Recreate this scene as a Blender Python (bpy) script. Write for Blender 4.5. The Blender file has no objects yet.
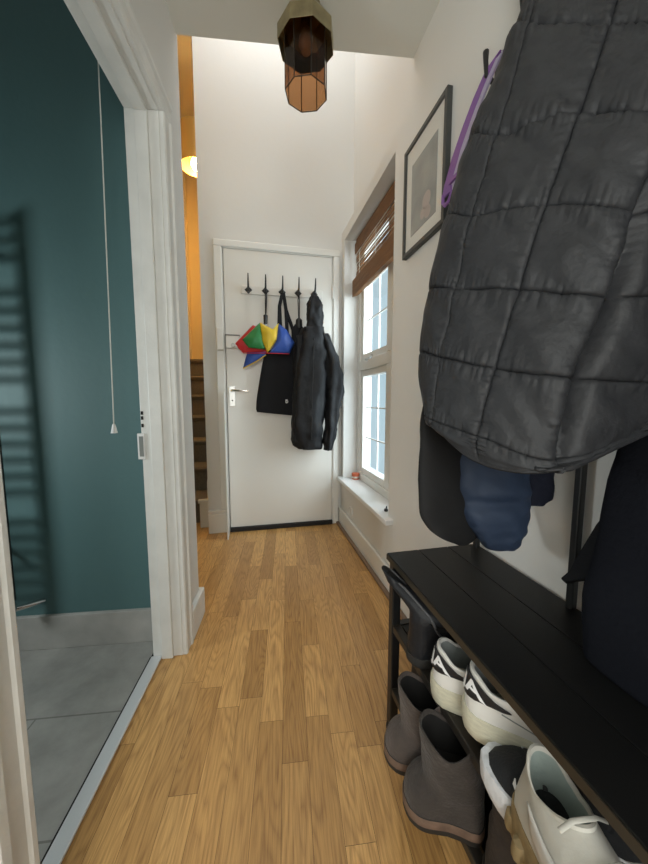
import bpy, bmesh, math, random
from mathutils import Vector, Matrix, noise
random.seed(7)
S = bpy.context.scene
C = S.collection
PI = math.pi
rad = math.radians

# ------------------------------------------------------------------ camera
F_PX = 328.0; PITCH = rad(5.6); YAW = rad(12.2); EYE = 0.95
def ray(u, v):
    xc = (u - 324) / F_PX; yc = -(v - 432) / F_PX
    x = xc; y = math.cos(PITCH) + yc * math.sin(PITCH); z = -math.sin(PITCH) + yc * math.cos(PITCH)
    return Vector((x * math.cos(YAW) + y * math.sin(YAW), -x * math.sin(YAW) + y * math.cos(YAW), z))
EYEV = Vector((0, 0, EYE))
def at_y(u, v, Y): r = ray(u, v); return EYEV + r * (Y / r.y)      # where the sight line meets a wall plane
def at_x(u, v, X): r = ray(u, v); return EYEV + r * (X / r.x)
def at_z(u, v, Z): r = ray(u, v); return EYEV + r * ((Z - EYE) / r.z)
def at_d(u, v, d): return EYEV + ray(u, v) * d
cd = bpy.data.cameras.new('camera'); cam = bpy.data.objects.new('camera', cd); C.objects.link(cam)
cd.sensor_fit = 'VERTICAL'; cd.sensor_height = 36; cd.lens = 36 * F_PX / 864; cd.clip_start = 0.02
cam.location = EYEV; cam.rotation_euler = (PI / 2 - PITCH, 0, -YAW)
S.camera = cam

# ------------------------------------------------------------------ materials
MATS = {}
def mat(name, col, rough=0.6, metal=0.0, bump=0.0, bscale=60.0, var=0.0, vscale=6.0, sheen=0.0, spec=0.5, stretch=None, coat=0.0):
    if name in MATS: return MATS[name]
    m = bpy.data.materials.new(name); m.use_nodes = True
    nt = m.node_tree; b = nt.nodes['Principled BSDF']
    b.inputs['Base Color'].default_value = (*col, 1); b.inputs['Roughness'].default_value = rough
    b.inputs['Metallic'].default_value = metal; b.inputs['Specular IOR Level'].default_value = spec
    if sheen: b.inputs['Sheen Weight'].default_value = sheen
    if coat: b.inputs['Coat Weight'].default_value = coat
    tc = nt.nodes.new('ShaderNodeTexCoord'); mp = nt.nodes.new('ShaderNodeMapping')
    nt.links.new(tc.outputs['Object'], mp.inputs['Vector'])
    if stretch: mp.inputs['Scale'].default_value = stretch
    if var:
        n = nt.nodes.new('ShaderNodeTexNoise'); n.inputs['Scale'].default_value = vscale; n.inputs['Detail'].default_value = 5
        nt.links.new(mp.outputs[0], n.inputs['Vector'])
        r = nt.nodes.new('ShaderNodeValToRGB')
        lo = [max(0, c * (1 - var)) for c in col]; hi = [min(1, c * (1 + var)) for c in col]
        r.color_ramp.elements[0].color = (*lo, 1); r.color_ramp.elements[1].color = (*hi, 1)
        r.color_ramp.elements[0].position = .3; r.color_ramp.elements[1].position = .7
        nt.links.new(n.outputs['Fac'], r.inputs[0]); nt.links.new(r.outputs[0], b.inputs['Base Color'])
    if bump:
        n2 = nt.nodes.new('ShaderNodeTexNoise'); n2.inputs['Scale'].default_value = bscale; n2.inputs['Detail'].default_value = 4
        nt.links.new(mp.outputs[0], n2.inputs['Vector'])
        bp = nt.nodes.new('ShaderNodeBump'); bp.inputs['Strength'].default_value = bump; bp.inputs['Distance'].default_value = .01
        nt.links.new(n2.outputs['Fac'], bp.inputs['Height']); nt.links.new(bp.outputs[0], b.inputs['Normal'])
    MATS[name] = m; return m

WALL = mat('white_wall_paint', (.73, .72, .69), .7, bump=.06, bscale=30)
CEIL = mat('ceiling_paint', (.70, .69, .63), .75, bump=.05, bscale=20)
GLOSSW = mat('white_gloss_woodwork', (.80, .79, .75), .32, bump=.08, bscale=14)
DOORW = mat('white_door_paint', (.76, .735, .685), .38, bump=.04, bscale=9)
OLDW = mat('worn_white_paint', (.74, .74, .71), .45, bump=.25, bscale=22, var=.06, vscale=9)
TEAL = mat('teal_paint', (.085, .17, .175), .6, bump=.06, bscale=60)
BLACKM = mat('black_metal', (.012, .012, .012), .42)
BLACKB = mat('black_board', (.006, .006, .006), .45, spec=.3, bump=.05, bscale=40, stretch=(30, 2, 30))
EDGEB = mat('brown_edge_band', (.035, .027, .017), .5)
DARKGAP = mat('dark_gap', (.01, .009, .008), .9)
ALU = mat('brushed_aluminium', (.78, .80, .82), .4, metal=.35, bump=.05, bscale=200)
CHROME = mat('chrome', (.75, .75, .75), .15, metal=1)
BRASS = mat('aged_brass', (.34, .29, .17), .38, metal=.75, var=.2, vscale=25)
TILE_SK = mat('grey_stone_tile', (.42, .41, .385), .45, var=.16, vscale=9)
BAMBOO = mat('bamboo', (.27, .135, .055), .6, var=.45, vscale=10, stretch=(3, 1, 70), bump=.2, bscale=30)
BAMBOOD = mat('dark_bamboo', (.21, .10, .04), .6, var=.45, vscale=10, stretch=(3, 1, 90), bump=.2, bscale=30)
CARPET = mat('taupe_stair_carpet', (.20, .175, .15), .95, bump=.6, bscale=300, var=.15, vscale=90)
NYLON = mat('black_quilted_nylon', (.0245, .0255, .0285), .56, spec=.32, bump=.38, bscale=38, var=.1, vscale=30)
NYLOND = mat('black_lining_nylon', (.009, .009, .0095), .7, spec=.3, bump=.15, bscale=40)
BLUEN = mat('blue_puffer_nylon', (.020, .034, .066), .65, spec=.35, bump=.15, bscale=45, var=.1, vscale=25)
NAVYD = mat('dark_navy_cloth', (.0045, .0055, .0095), .9, bump=.2, bscale=120, spec=.2)
NAVYJ = mat('navy_jersey', (.010, .012, .022), .85, bump=.2, bscale=100, spec=.2)
BLACKC = mat('black_canvas', (.010, .0105, .013), .85, bump=.2, bscale=300, spec=.3)
JACK = mat('black_softshell', (.007, .0075, .0095), .6, spec=.35, bump=.3, bscale=40)
BLEATH = mat('black_leather', (.010, .011, .014), .5, spec=.4, bump=.2, bscale=70)
BSUEDE = mat('dark_brown_suede', (.045, .036, .031), .85, bump=.3, bscale=120, var=.25, vscale=25, sheen=.15)
BSUEDE2 = mat('worn_brown_suede', (.075, .057, .048), .85, bump=.3, bscale=120, var=.25, vscale=25, sheen=.15)
DSOLE = mat('dark_rubber', (.02, .018, .016), .7)
TANWELT = mat('tan_welt', (.16, .10, .07), .7, var=.3, vscale=40)
WLEATH = mat('white_leather', (.72, .70, .66), .45, bump=.06, bscale=60)
CREAMSOLE = mat('cream_rubber', (.60, .57, .44), .65, bump=.2, bscale=120, var=.1, vscale=60, stretch=(1, 1, 4))
BLACKTAB = mat('black_heel_leather', (.015, .015, .017), .5)
WPRINT = mat('white_print', (.85, .85, .85), .5)
GREYLIN = mat('grey_lining', (.25, .27, .26), .9, bump=.2, bscale=150)
KNIT = mat('black_knit', (.014, .015, .017), .8, bump=.35, bscale=260)
WFOAM = mat('white_foam', (.74, .76, .80), .6, bump=.5, bscale=70)
GUM = mat('gum_rubber', (.30, .22, .11), .7, bump=.2, bscale=80, var=.2, vscale=50)
OFFW = mat('off_white_leather', (.62, .60, .54), .55, bump=.12, bscale=90)
MINT = mat('grey_green_lining', (.34, .40, .37), .9, bump=.2, bscale=150)
GREYSU = mat('grey_suede', (.36, .34, .31), .85, bump=.25, bscale=140)
PURPLE = mat('purple_webbing', (.23, .10, .34), .55, bump=.2, bscale=120)
LILAC = mat('lilac_edge', (.42, .38, .52), .5)
UMB = {'red': mat('red_umbrella_nylon', (.55, .02, .025), .5, bump=.1, bscale=30),
       'green': mat('green_umbrella_nylon', (.025, .22, .06), .5, bump=.1, bscale=30),
       'yellow': mat('yellow_umbrella_nylon', (.72, .50, .03), .5, bump=.1, bscale=30),
       'blue': mat('blue_umbrella_nylon', (.02, .07, .33), .5, bump=.1, bscale=30)}
FRAMEG = mat('dark_grey_frame', (.045, .047, .045), .5, bump=.1, bscale=40)
MATBOARD = mat('picture_mount', (.74, .72, .66), .85)
RADB = mat('black_radiator', (.010, .012, .012), .35)
CORD = mat('white_cord', (.75, .75, .70), .7)
REDTIN = mat('orange_red_tin', (.55, .12, .05), .4)
SILVERTIN = mat('silver_tin', (.7, .66, .6), .3, metal=.7)
STAIRW = mat('stairwell_paint', (.80, .66, .40), .7)
BRASSL = mat('gold_lamp_shade', (.62, .42, .14), .35, metal=.5)

def emit(name, col, s):
    m = bpy.data.materials.new(name); m.use_nodes = True
    b = m.node_tree.nodes['Principled BSDF']
    b.inputs['Emission Color'].default_value = (*col, 1); b.inputs['Emission Strength'].default_value = s
    return m
BULB = emit('warm_bulb_glow', (1, .72, .32), 40)

def glassy(name, tint, gloss):
    m = bpy.data.materials.new(name); m.use_nodes = True; nt = m.node_tree
    out = nt.nodes['Material Output']; nt.nodes.remove(nt.nodes['Principled BSDF'])
    t = nt.nodes.new('ShaderNodeBsdfTransparent'); t.inputs[0].default_value = (*tint, 1)
    g = nt.nodes.new('ShaderNodeBsdfGlossy'); g.inputs['Roughness'].default_value = .08
    fr = nt.nodes.new('ShaderNodeFresnel'); fr.inputs[0].default_value = 1.45
    mx = nt.nodes.new('ShaderNodeMixShader'); ml = nt.nodes.new('ShaderNodeMath'); ml.operation = 'MULTIPLY'; ml.inputs[1].default_value = gloss
    geo = nt.nodes.new('ShaderNodeNewGeometry'); inv = nt.nodes.new('ShaderNodeMath'); inv.operation = 'SUBTRACT'; inv.inputs[0].default_value = 1; nt.links.new(geo.outputs['Backfacing'], inv.inputs[1])
    m2 = nt.nodes.new('ShaderNodeMath'); m2.operation = 'MULTIPLY'; nt.links.new(fr.outputs[0], m2.inputs[0]); nt.links.new(inv.outputs[0], m2.inputs[1])
    nt.links.new(m2.outputs[0], ml.inputs[0]); nt.links.new(ml.outputs[0], mx.inputs[0])
    nt.links.new(t.outputs[0], mx.inputs[1]); nt.links.new(g.outputs[0], mx.inputs[2]); nt.links.new(mx.outputs[0], out.inputs[0])
    return m
PANE = glassy('clear_glass', (.93, .97, .98), 1.0)
SMOKE = glassy('smoked_brown_glass', (.70, .56, .44), .8)
SMOKEB = glassy('pale_brown_glass', (.92, .82, .70), .8)

def wood_floor_material():
    m = bpy.data.materials.new('oak_strip_floor'); m.use_nodes = True; nt = m.node_tree; b = nt.nodes['Principled BSDF']; N = nt.nodes.new; L = nt.links.new
    at = N('ShaderNodeAttribute'); at.attribute_name = 'board'
    uv = N('ShaderNodeUVMap'); uv.uv_map = 'along'
    mp = N('ShaderNodeMapping'); mp.inputs['Scale'].default_value = (1, 1, 1)
    cb = N('ShaderNodeCombineXYZ'); ml = N('ShaderNodeMath'); ml.operation = 'MULTIPLY'; ml.inputs[1].default_value = 37.0
    L(at.outputs['Fac'], ml.inputs[0]); L(ml.outputs[0], cb.inputs[2]); L(ml.outputs[0], cb.inputs[0])
    ad = N('ShaderNodeVectorMath'); ad.operation = 'ADD'; L(uv.outputs[0], ad.inputs[0]); L(cb.outputs[0], ad.inputs[1])
    # stretched grain
    m1 = N('ShaderNodeMapping'); m1.inputs['Scale'].default_value = (11, 260, 1); L(ad.outputs[0], m1.inputs[0])
    n1 = N('ShaderNodeTexNoise'); n1.inputs['Scale'].default_value = 1; n1.inputs['Detail'].default_value = 6; n1.inputs['Roughness'].default_value = .65; L(m1.outputs[0], n1.inputs[0])
    # cathedral figure: rings of a stretched noise field
    m2 = N('ShaderNodeMapping'); m2.inputs['Scale'].default_value = (1.8, 13, 1); L(ad.outputs[0], m2.inputs[0])
    n2 = N('ShaderNodeTexNoise'); n2.inputs['Scale'].default_value = 1; n2.inputs['Detail'].default_value = 1.5; L(m2.outputs[0], n2.inputs[0])
    k = N('ShaderNodeMath'); k.operation = 'MULTIPLY'; k.inputs[1].default_value = 120; L(n2.outputs['Fac'], k.inputs[0])
    s = N('ShaderNodeMath'); s.operation = 'SINE'; L(k.outputs[0], s.inputs[0])
    rr = N('ShaderNodeMapRange'); rr.inputs[1].default_value = -1; rr.inputs[2].default_value = 1; L(s.outputs[0], rr.inputs[0])
    pw_ = N('ShaderNodeMath'); pw_.operation = 'POWER'; pw_.inputs[1].default_value = .45; L(rr.outputs[0], pw_.inputs[0])
    mixf = N('ShaderNodeMix'); mixf.data_type = 'FLOAT'; mixf.inputs[0].default_value = .17; L(n1.outputs['Fac'], mixf.inputs[2]); L(pw_.outputs[0], mixf.inputs[3])
    cr = N('ShaderNodeValToRGB'); e = cr.color_ramp.elements
    e[0].position = .28; e[0].color = (.33, .175, .062, 1); e[1].position = .66; e[1].color = (.64, .385, .148, 1)
    L(mixf.outputs[0], cr.inputs[0])
    tone = N('ShaderNodeValToRGB'); t = tone.color_ramp.elements
    t[0].color = (.76, .69, .60, 1); t[1].color = (1.18, 1.15, 1.10, 1)
    L(at.outputs['Fac'], tone.inputs[0])
    mu = N('ShaderNodeMix'); mu.data_type = 'RGBA'; mu.blend_type = 'MULTIPLY'; mu.inputs[0].default_value = 1
    L(cr.outputs[0], mu.inputs[6]); L(tone.outputs[0], mu.inputs[7]); L(mu.outputs[2], b.inputs['Base Color'])
    b.inputs['Roughness'].default_value = .38
    bp = N('ShaderNodeBump'); bp.inputs['Strength'].default_value = .12; bp.inputs['Distance'].default_value = .004; L(mixf.outputs[0], bp.inputs['Height']); L(bp.outputs[0], b.inputs['Normal'])
    return m

def tile_floor_material():
    m = bpy.data.materials.new('grey_floor_tile'); m.use_nodes = True; nt = m.node_tree; b = nt.nodes['Principled BSDF']; N = nt.nodes.new; L = nt.links.new
    tc = N('ShaderNodeTexCoord'); mp = N('ShaderNodeMapping'); mp.inputs['Rotation'].default_value = (0, 0, rad(6)); mp.inputs['Location'].default_value = (.16, .22, 0); L(tc.outputs['Object'], mp.inputs[0])
    br = N('ShaderNodeTexBrick'); br.offset = .5; br.inputs['Color1'].default_value = (1, 1, 1, 1); br.inputs['Color2'].default_value = (.93, .93, .93, 1); br.inputs['Mortar'].default_value = (.55, .55, .53, 1)
    br.inputs['Scale'].default_value = 1; br.inputs['Brick Width'].default_value = .6; br.inputs['Row Height'].default_value = .3; br.inputs['Mortar Size'].default_value = .0025; L(mp.outputs[0], br.inputs[0])
    n = N('ShaderNodeTexNoise'); n.inputs['Scale'].default_value = 7; n.inputs['Detail'].default_value = 8; n.inputs['Roughness'].default_value = .65; L(mp.outputs[0], n.inputs[0])
    r = N('ShaderNodeValToRGB'); r.color_ramp.elements[0].position = .3; r.color_ramp.elements[1].position = .7; r.color_ramp.elements[0].color = (.27, .27, .25, 1); r.color_ramp.elements[1].color = (.41, .405, .38, 1); L(n.outputs[0], r.inputs[0])
    mu = N('ShaderNodeMix'); mu.data_type = 'RGBA'; mu.blend_type = 'MULTIPLY'; mu.inputs[0].default_value = 1
    L(r.outputs[0], mu.inputs[6]); L(br.outputs['Color'], mu.inputs[7]); L(mu.outputs[2], b.inputs['Base Color']); b.inputs['Roughness'].default_value = .5
    return m

# ------------------------------------------------------------------ mesh helpers
class MB:
    def __init__(s): s.v = []; s.f = []
    def add(s, vs, fs):
        o = len(s.v); s.v += [Vector(p) for p in vs]; s.f += [tuple(i + o for i in f) for f in fs]; return s
    def box(s, x0, x1, y0, y1, z0, z1, fr=None):
        P = [(x, y, z) for z in (z0, z1) for y in (y0, y1) for x in (x0, x1)]
        if fr: P = [fr(*p) for p in P]
        return s.add(P, [(0, 2, 3, 1), (4, 5, 7, 6), (0, 1, 5, 4), (2, 6, 7, 3), (0, 4, 6, 2), (1, 3, 7, 5)])
    def loft(s, rings, cap0=True, cap1=True, closed=True):
        n = len(rings[0]); o = len(s.v)
        for r in rings: s.v += [Vector(p) for p in r]
        for i in range(len(rings) - 1):
            for j in range(n if closed else n - 1):
                k = (j + 1) % n
                s.f.append((o + i * n + j, o + i * n + k, o + (i + 1) * n + k, o + (i + 1) * n + j))
        if cap0: s.f.append(tuple(o + j for j in reversed(range(n))))
        if cap1: s.f.append(tuple(o + (len(rings) - 1) * n + j for j in range(n)))
        return s
    def tube(s, pts, r, n=8, flat=1.0):
        pts = [Vector(p) for p in pts]; rs = r if isinstance(r, (list, tuple)) else [r] * len(pts)
        rings = []; up = None
        for i, p in enumerate(pts):
            t = (pts[min(i + 1, len(pts) - 1)] - pts[max(i - 1, 0)]).normalized()
            if up is None:
                up = Vector((0, 0, 1)) if abs(t.z) < .9 else Vector((0, 1, 0))
            a = t.cross(up).normalized(); up = a.cross(t).normalized()
            rings.append([p + (a * math.cos(q) + up * math.sin(q) * flat) * rs[i] for q in [2 * PI * j / n for j in range(n)]])
        return s.loft(rings)
    def lathe(s, prof, c, n=24, axis='z', rot=0.0, caps=True):
        c = Vector(c); rings = []
        for r, h in prof:
            ring = []
            for j in range(n):
                q = 2 * PI * j / n + rot
                d = {'z': (math.cos(q) * r, math.sin(q) * r, h), 'y': (math.cos(q) * r, h, -math.sin(q) * r), 'x': (h, math.cos(q) * r, math.sin(q) * r)}[axis]
                ring.append(c + Vector(d))
            rings.append(ring)
        return s.loft(rings, caps, caps)
    def prism(s, poly, ext):
        n = len(poly); a = [Vector(p) for p in poly]; b = [p + Vector(ext) for p in a]
        return s.loft([a, b])

ORG = {}
def thing(name, label=None, cat=None, loc=(0, 0, 0), group=None, kind=None, rz=0.0):
    o = bpy.data.objects.new(name, None); C.objects.link(o); o.location = loc; o.rotation_euler = (0, 0, rz); o.empty_display_size = .05
    ORG[o.name] = Vector(loc); tag(o, label, cat, group, kind); return o
def tag(o, label=None, cat=None, group=None, kind=None):
    for k, v in (('label', label), ('category', cat), ('group', group), ('kind', kind)):
        if v: o[k] = v
    return o
def obj(name, mb, m, parent=None, local=False, smooth=False, bevel=0.0, sub=0, solid=0.0, label=None, kind=None, recalc=True, angle=40):
    off = Vector((0, 0, 0))
    if parent is not None and not local: off = ORG[parent.name]
    me = bpy.data.meshes.new(name)
    me.from_pydata([tuple(p - off) for p in mb.v], [], mb.f)
    if recalc:
        bm = bmesh.new(); bm.from_mesh(me); bmesh.ops.recalc_face_normals(bm, faces=bm.faces); bm.to_mesh(me); bm.free()
    if m: me.materials.append(m)
    o = bpy.data.objects.new(name, me); C.objects.link(o)
    if parent is not None: o.parent = parent; ORG[o.name] = off
    else: ORG[o.name] = Vector((0, 0, 0))
    if solid:
        md = o.modifiers.new('solid', 'SOLIDIFY'); md.thickness = solid; md.offset = 0
    if bevel:
        md = o.modifiers.new('bevel', 'BEVEL'); md.width = bevel; md.segments = 2; md.limit_method = 'ANGLE'; md.angle_limit = rad(40)
    if sub:
        md = o.modifiers.new('sub', 'SUBSURF'); md.levels = sub; md.render_levels = sub
    if smooth:
        for p in me.polygons: p.use_smooth = True
        if not sub:
            me.set_sharp_from_angle(angle=rad(angle))
    tag(o, label=label, kind=kind); return o
def struct(name, mb, m, label=None, parent=None, **k):
    return obj(name, mb, m, parent, label=label, kind='structure' if parent is None else None, **k)
def crom(P, t):
    """Catmull-Rom through list of tuples/vectors at t in 0..len-1"""
    n = len(P) - 1; i = min(int(t), n - 1); f = t - i
    p0 = P[i - 1] if i > 0 else [2 * a - b for a, b in zip(P[0], P[1])]
    p1 = P[i]; p2 = P[i + 1]; p3 = P[i + 2] if i + 2 <= n else [2 * a - b for a, b in zip(P[n], P[n - 1])]
    return [.5 * ((2 * b) + (c - a) * f + (2 * a - 5 * b + 4 * c - d) * f * f + (3 * b - a - 3 * c + d) * f ** 3) for a, b, c, d in zip(p0, p1, p2, p3)]
def lerp_tab(tab, x):
    if x <= tab[0][0]: return tab[0][1]
    for (a, va), (b, vb) in zip(tab, tab[1:]):
        if x <= b:
            f = (x - a) / (b - a); return va + (vb - va) * f
    return tab[-1][1]
def text_mesh(body, size):
    cu = bpy.data.curves.new('lettering', 'FONT'); cu.body = body; cu.size = size; cu.offset = size * .03; cu.align_x = 'CENTER'; cu.align_y = 'CENTER'; cu.extrude = 0
    o = bpy.data.objects.new('lettering', cu); C.objects.link(o)
    dg = bpy.context.evaluated_depsgraph_get(); dg.update()
    me = bpy.data.meshes.new_from_object(o.evaluated_get(dg))
    bm = bmesh.new(); bm.from_mesh(me); bmesh.ops.triangulate(bm, faces=bm.faces)
    for _ in range(3): bmesh.ops.subdivide_edges(bm, edges=[e for e in bm.edges if e.calc_length() > size * .12], cuts=1); bmesh.ops.triangulate(bm, faces=bm.faces)
    bm.to_mesh(me); bm.free()
    vs = [v.co.copy() for v in me.vertices]; fs = [tuple(p.vertices) for p in me.polygons]
    bpy.data.objects.remove(o); bpy.data.meshes.remove(me); bpy.data.curves.remove(cu)
    return vs, fs

# ------------------------------------------------------------------ left-hand frame (6 degrees off the right wall)
A6 = rad(5.9); L0 = Vector((-.24, 1.22, 0)); LA = Vector((math.sin(A6), math.cos(A6), 0)); LB = Vector((-math.cos(A6), math.sin(A6), 0))
def LF(a, b, z): return L0 + LA * a + LB * b + Vector((0, 0, z))

HB = .034   # hall face of the doorway wall
# ------------------------------------------------------------------ shell
def floor():
    W = .068; boards = []
    me_v = []; me_f = []; uvs = []; rnd = []
    D = LA; R = Vector((LA.y, -LA.x, 0)); O = Vector((.037, .59, 0))
    for row in range(-11, 16):
        x0 = row * W
        y = -2.9 + random.uniform(0, .5)
        while y < 2.45:
            ln = random.choice([.28, .42, .55, .7, .85]) * random.uniform(.85, 1.15)
            y1 = min(y + ln, 2.6); g = .00035
            q = [(x0 + g, y + g), (x0 + W - g, y + g), (x0 + W - g, y1 - g), (x0 + g, y1 - g)]
            base = len(me_v)
            for (a, b) in q: me_v.append(tuple(O + R * a + D * b))
            me_f.append((base, base + 1, base + 2, base + 3)); r = random.random()
            rnd.append(r); uvs.append([(b, a - x0 + row * 1.7) for (a, b) in q])
            y = y1
    me = bpy.data.meshes.new('floor'); me.from_pydata(me_v, [], me_f); me.materials.append(wood_floor_material()); me.materials.append(DARKGAP)
    # clip: keep what lies right of the doorway strip / inside the hall
    ul = me.uv_layers.new(name='along'); at = me.attributes.new('board', 'FLOAT', 'FACE')
    for i, p in enumerate(me.polygons):
        at.data[i].value = rnd[i]
        for k, li in enumerate(p.loop_indices): ul.data[li].uv = uvs[i][k]
    bm = bmesh.new(); bm.from_mesh(me)
    def cut(co, no): bmesh.ops.bisect_plane(bm, geom=list(bm.verts) + list(bm.edges) + list(bm.faces), plane_co=co, plane_no=no, clear_outer=True)
    cut((.66, 0, 0), (1, 0, 0)); cut((0, 2.64, 0), (0, 1, 0)); cut((0, -1.3, 0), (0, -1, 0))
    # left of the strip only beyond the end of the bathroom
    fs = [f for f in bm.faces]
    geom = list(bm.verts) + list(bm.edges) + list(bm.faces)
    bmesh.ops.bisect_plane(bm, geom=geom, plane_co=LF(0, .113, 0), plane_no=LB)
    bmesh.ops.bisect_plane(bm, geom=list(bm.verts) + list(bm.edges) + list(bm.faces), plane_co=LF(.19, 0, 0), plane_no=LA)
    kill = []
    for f in bm.faces:
        c = f.calc_center_median() - L0; a = c.dot(LA); b = c.dot(LB)
        if b > .113 and a < .19: kill.append(f)
    bmesh.ops.delete(bm, geom=kill, context='FACES')
    # solid backing under the boards, dark in the joints
    pa = LF(-2.6, .113, 0); pb = LF(.10, .113, 0)
    for poly in ([(pa.x, pa.y), (.66, pa.y), (.66, 2.64), (pb.x, 2.64)],):
        vs = [bm.verts.new((x, y, z)) for z in (-.05, -.0012) for (x, y) in poly]
        for q in ((0, 3, 2, 1), (4, 5, 6, 7), (0, 1, 5, 4), (1, 2, 6, 5), (2, 3, 7, 6), (3, 0, 4, 7)):
            bm.faces.new([vs[i] for i in q]).material_index = 1
    vs = [bm.verts.new((x, y, -.0013)) for (x, y) in ((-1.2, 1.45), (pb.x, 1.45), (pb.x, 2.64), (-1.2, 2.64))]
    bm.faces.new(vs).material_index = 1
    bm.to_mesh(me); bm.free()
    o = bpy.data.objects.new('floor', me); C.objects.link(o); tag(o, kind='structure')
floor()
struct('floor_bathroom', MB().box(-1.25, .11, .151, 1.35, -.05, 0.0, LF), tile_floor_material())

# ceilings: a low one over the near hall, a tall void beyond it
mb = MB()
lo = [(-.46, -1.35), (.85, -1.35), (.85, 1.31), (-.40, 1.46), (-.46, 1.46)]
mb.prism([(x, y, 2.30) for x, y in lo], (0, 0, .12)); struct('ceiling', mb, CEIL)
struct('ceiling_bathroom', MB().box(-1.25, .22, .1, 1.35, 2.30, 2.40, LF), CEIL)
struct('ceiling_void', MB().box(-1.25, .95, 1.3, 4.3, 3.85, 3.95), CEIL)
# bulkhead above the low ceiling's edge
struct('wall_bulkhead', MB().prism([(-1.25, 1.53, 2.425), (.85, 1.31, 2.425), (.85, 1.25, 2.425), (-1.25, 1.44, 2.425)], (0, 0, 1.45)), WALL)

LEDGE = 2.132; XR = .65
mb = MB()
mb.box(XR, .86, -1.3, 1.325, 0, 2.30)
mb.box(XR, .86, 1.325, 1.485, 0, LEDGE)
mb.box(XR, .86, 1.485, 2.325, 0, .345)
mb.box(XR, .86, 1.485, 2.325, 2.06, LEDGE)
mb.box(XR, .822, 2.325, 2.42, 0, LEDGE)
struct('wall_right', mb, WALL)
struct('wall_right_upper', MB().box(.738, .86, 1.30, 2.42, LEDGE, 3.85), WALL)
DX0, DX1, DZ = -.178, .578, 1.962
mb = MB(); YD = 2.40
mb.box(-.325, DX0 - .012, YD, YD + .1, 0, 3.85); mb.box(DX1 + .012, .822, YD, YD + .1, 0, 3.85); mb.box(DX0 - .012, DX1 + .012, YD, YD + .1, DZ + .012, 3.85)
struct('wall_far', mb, WALL)
struct('wall_back', MB().box(-.75, .86, -1.4, -1.3, 0, 2.3), WALL)
# left wall with the bathroom doorway
mb = MB()
mb.box(-2.6, -.73, HB, .14, 0, 2.30, LF); mb.box(-.73, .02, HB, .14, 1.885, 2.30, LF); mb.box(.02, .235, HB, .14, 0, 2.42, LF)
struct('wall_left', mb, WALL)
struct('wall_bathroom_end', MB().box(.105, .235, .14, 1.3, 0, 2.42, LF), TEAL)
struct('wall_bathroom_side', MB().box(-1.25, .105, 1.3, 1.4, 0, 2.3, LF), TEAL)
struct('wall_bathroom_near', MB().box(-1.25, -1.15, .14, 1.3, 0, 2.3, LF), TEAL)
struct('baseboard_bathroom', MB().box(.088, .105, .146, 1.3, 0, .132, LF), TILE_SK, bevel=.002)

# doorway lining + architrave
def doorway():
    root = thing('door_1', 'white painted bathroom door frame with worn mouldings', 'door frame', tuple(LF(0, .07, 0)), kind='structure')
    l = MB(); l.box(0, .02, HB, .14, 0, 1.885, LF); l.box(-.722, -.702, HB, .14, 0, 1.885, LF); l.box(-.702, 0, HB, .14, 1.865, 1.885, LF)
    obj('door_lining', l, OLDW, root, bevel=.003)
    s = MB(); s.box(-.012, 0, .066, .106, 0, 1.865, LF); s.box(-.702, -.69, .066, .106, 0, 1.865, LF); s.box(-.69, -.012, .066, .106, 1.853, 1.865, LF)
    obj('door_stop', s, OLDW, root, bevel=.003)
    def arch(p0, p1, wdir):
        # moulded architrave: profile swept along a straight run
        prof = [(0, 0), (0, .012), (.006, .016), (.014, .016), (.018, .012), (.045, .014), (.052, .02), (.066, .02), (.07, .015), (.07, 0)]
        m_ = MB(); r0 = [Vector(p0) + wdir * w - LB * d for w, d in prof]; r1 = [Vector(p1) + wdir * w - LB * d for w, d in prof]
        return m_.loft([r0, r1])
    obj('architrave', arch(LF(.004, HB, 0), LF(.004, HB, 1.869), LA), OLDW, root, label='far upright of the moulded white architrave')
    obj('architrave', arch(LF(-.706, HB, 0), LF(-.706, HB, 1.869), -LA), OLDW, root, label='near upright of the moulded white architrave')
    obj('architrave', arch(LF(-.776, HB, 1.869), LF(.074, HB, 1.869), Vector((0, 0, 1))), OLDW, root, label='moulded white architrave over the doorway')
    k = MB(); k.box(-.006, 0, .128, .151, .745, .835, LF); kp = obj('strike_plate', k, WPRINT, root, bevel=.001, label='white latch keep on the door jamb')
    kk = MB(); kk.box(-.0075, -.006, .132, .145, .755, .825, LF); obj('latch_slot', kk, GREYLIN, kp)
    h = MB()
    for z in (.862, .888, .905): h.box(-.002, 0.001, .130, .137, z - .006, z + .006, LF)
    obj('screw_hole', h, DARKGAP, root)
doorway()
tr = MB(); tr.box(-.702, -.001, .108, .146, 0, .008, LF); t0 = struct('trim_1', tr, ALU, bevel=.003)
tr = MB(); tr.box(-.702, -.001, .146, .151, 0, .004, LF); struct('trim_2', tr, DARKGAP)
struct('baseboard_left', MB().box(.078, .235, HB - .02, HB, 0, .12, LF).box(.236, .254, HB - .02, .14, 0, .12, LF), OLDW, bevel=.004)

# right skirting, floor bead
mb = MB().box(.632, XR, -1.3, 2.40, 0, .125); struct('baseboard_right', mb, GLOSSW, bevel=.006)
struct('trim_3', MB().box(.610, .632, -1.3, 2.385, 0, .018), mat('brown_floor_bead', (.20, .13, .085), .5), bevel=.006)
# window ledge (sill)
struct('trim_4', MB().box(.612, .80, 1.43, 2.37, .345, .372), mat('white_sill_paint', (.84, .84, .83), .3), bevel=.004)

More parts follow.
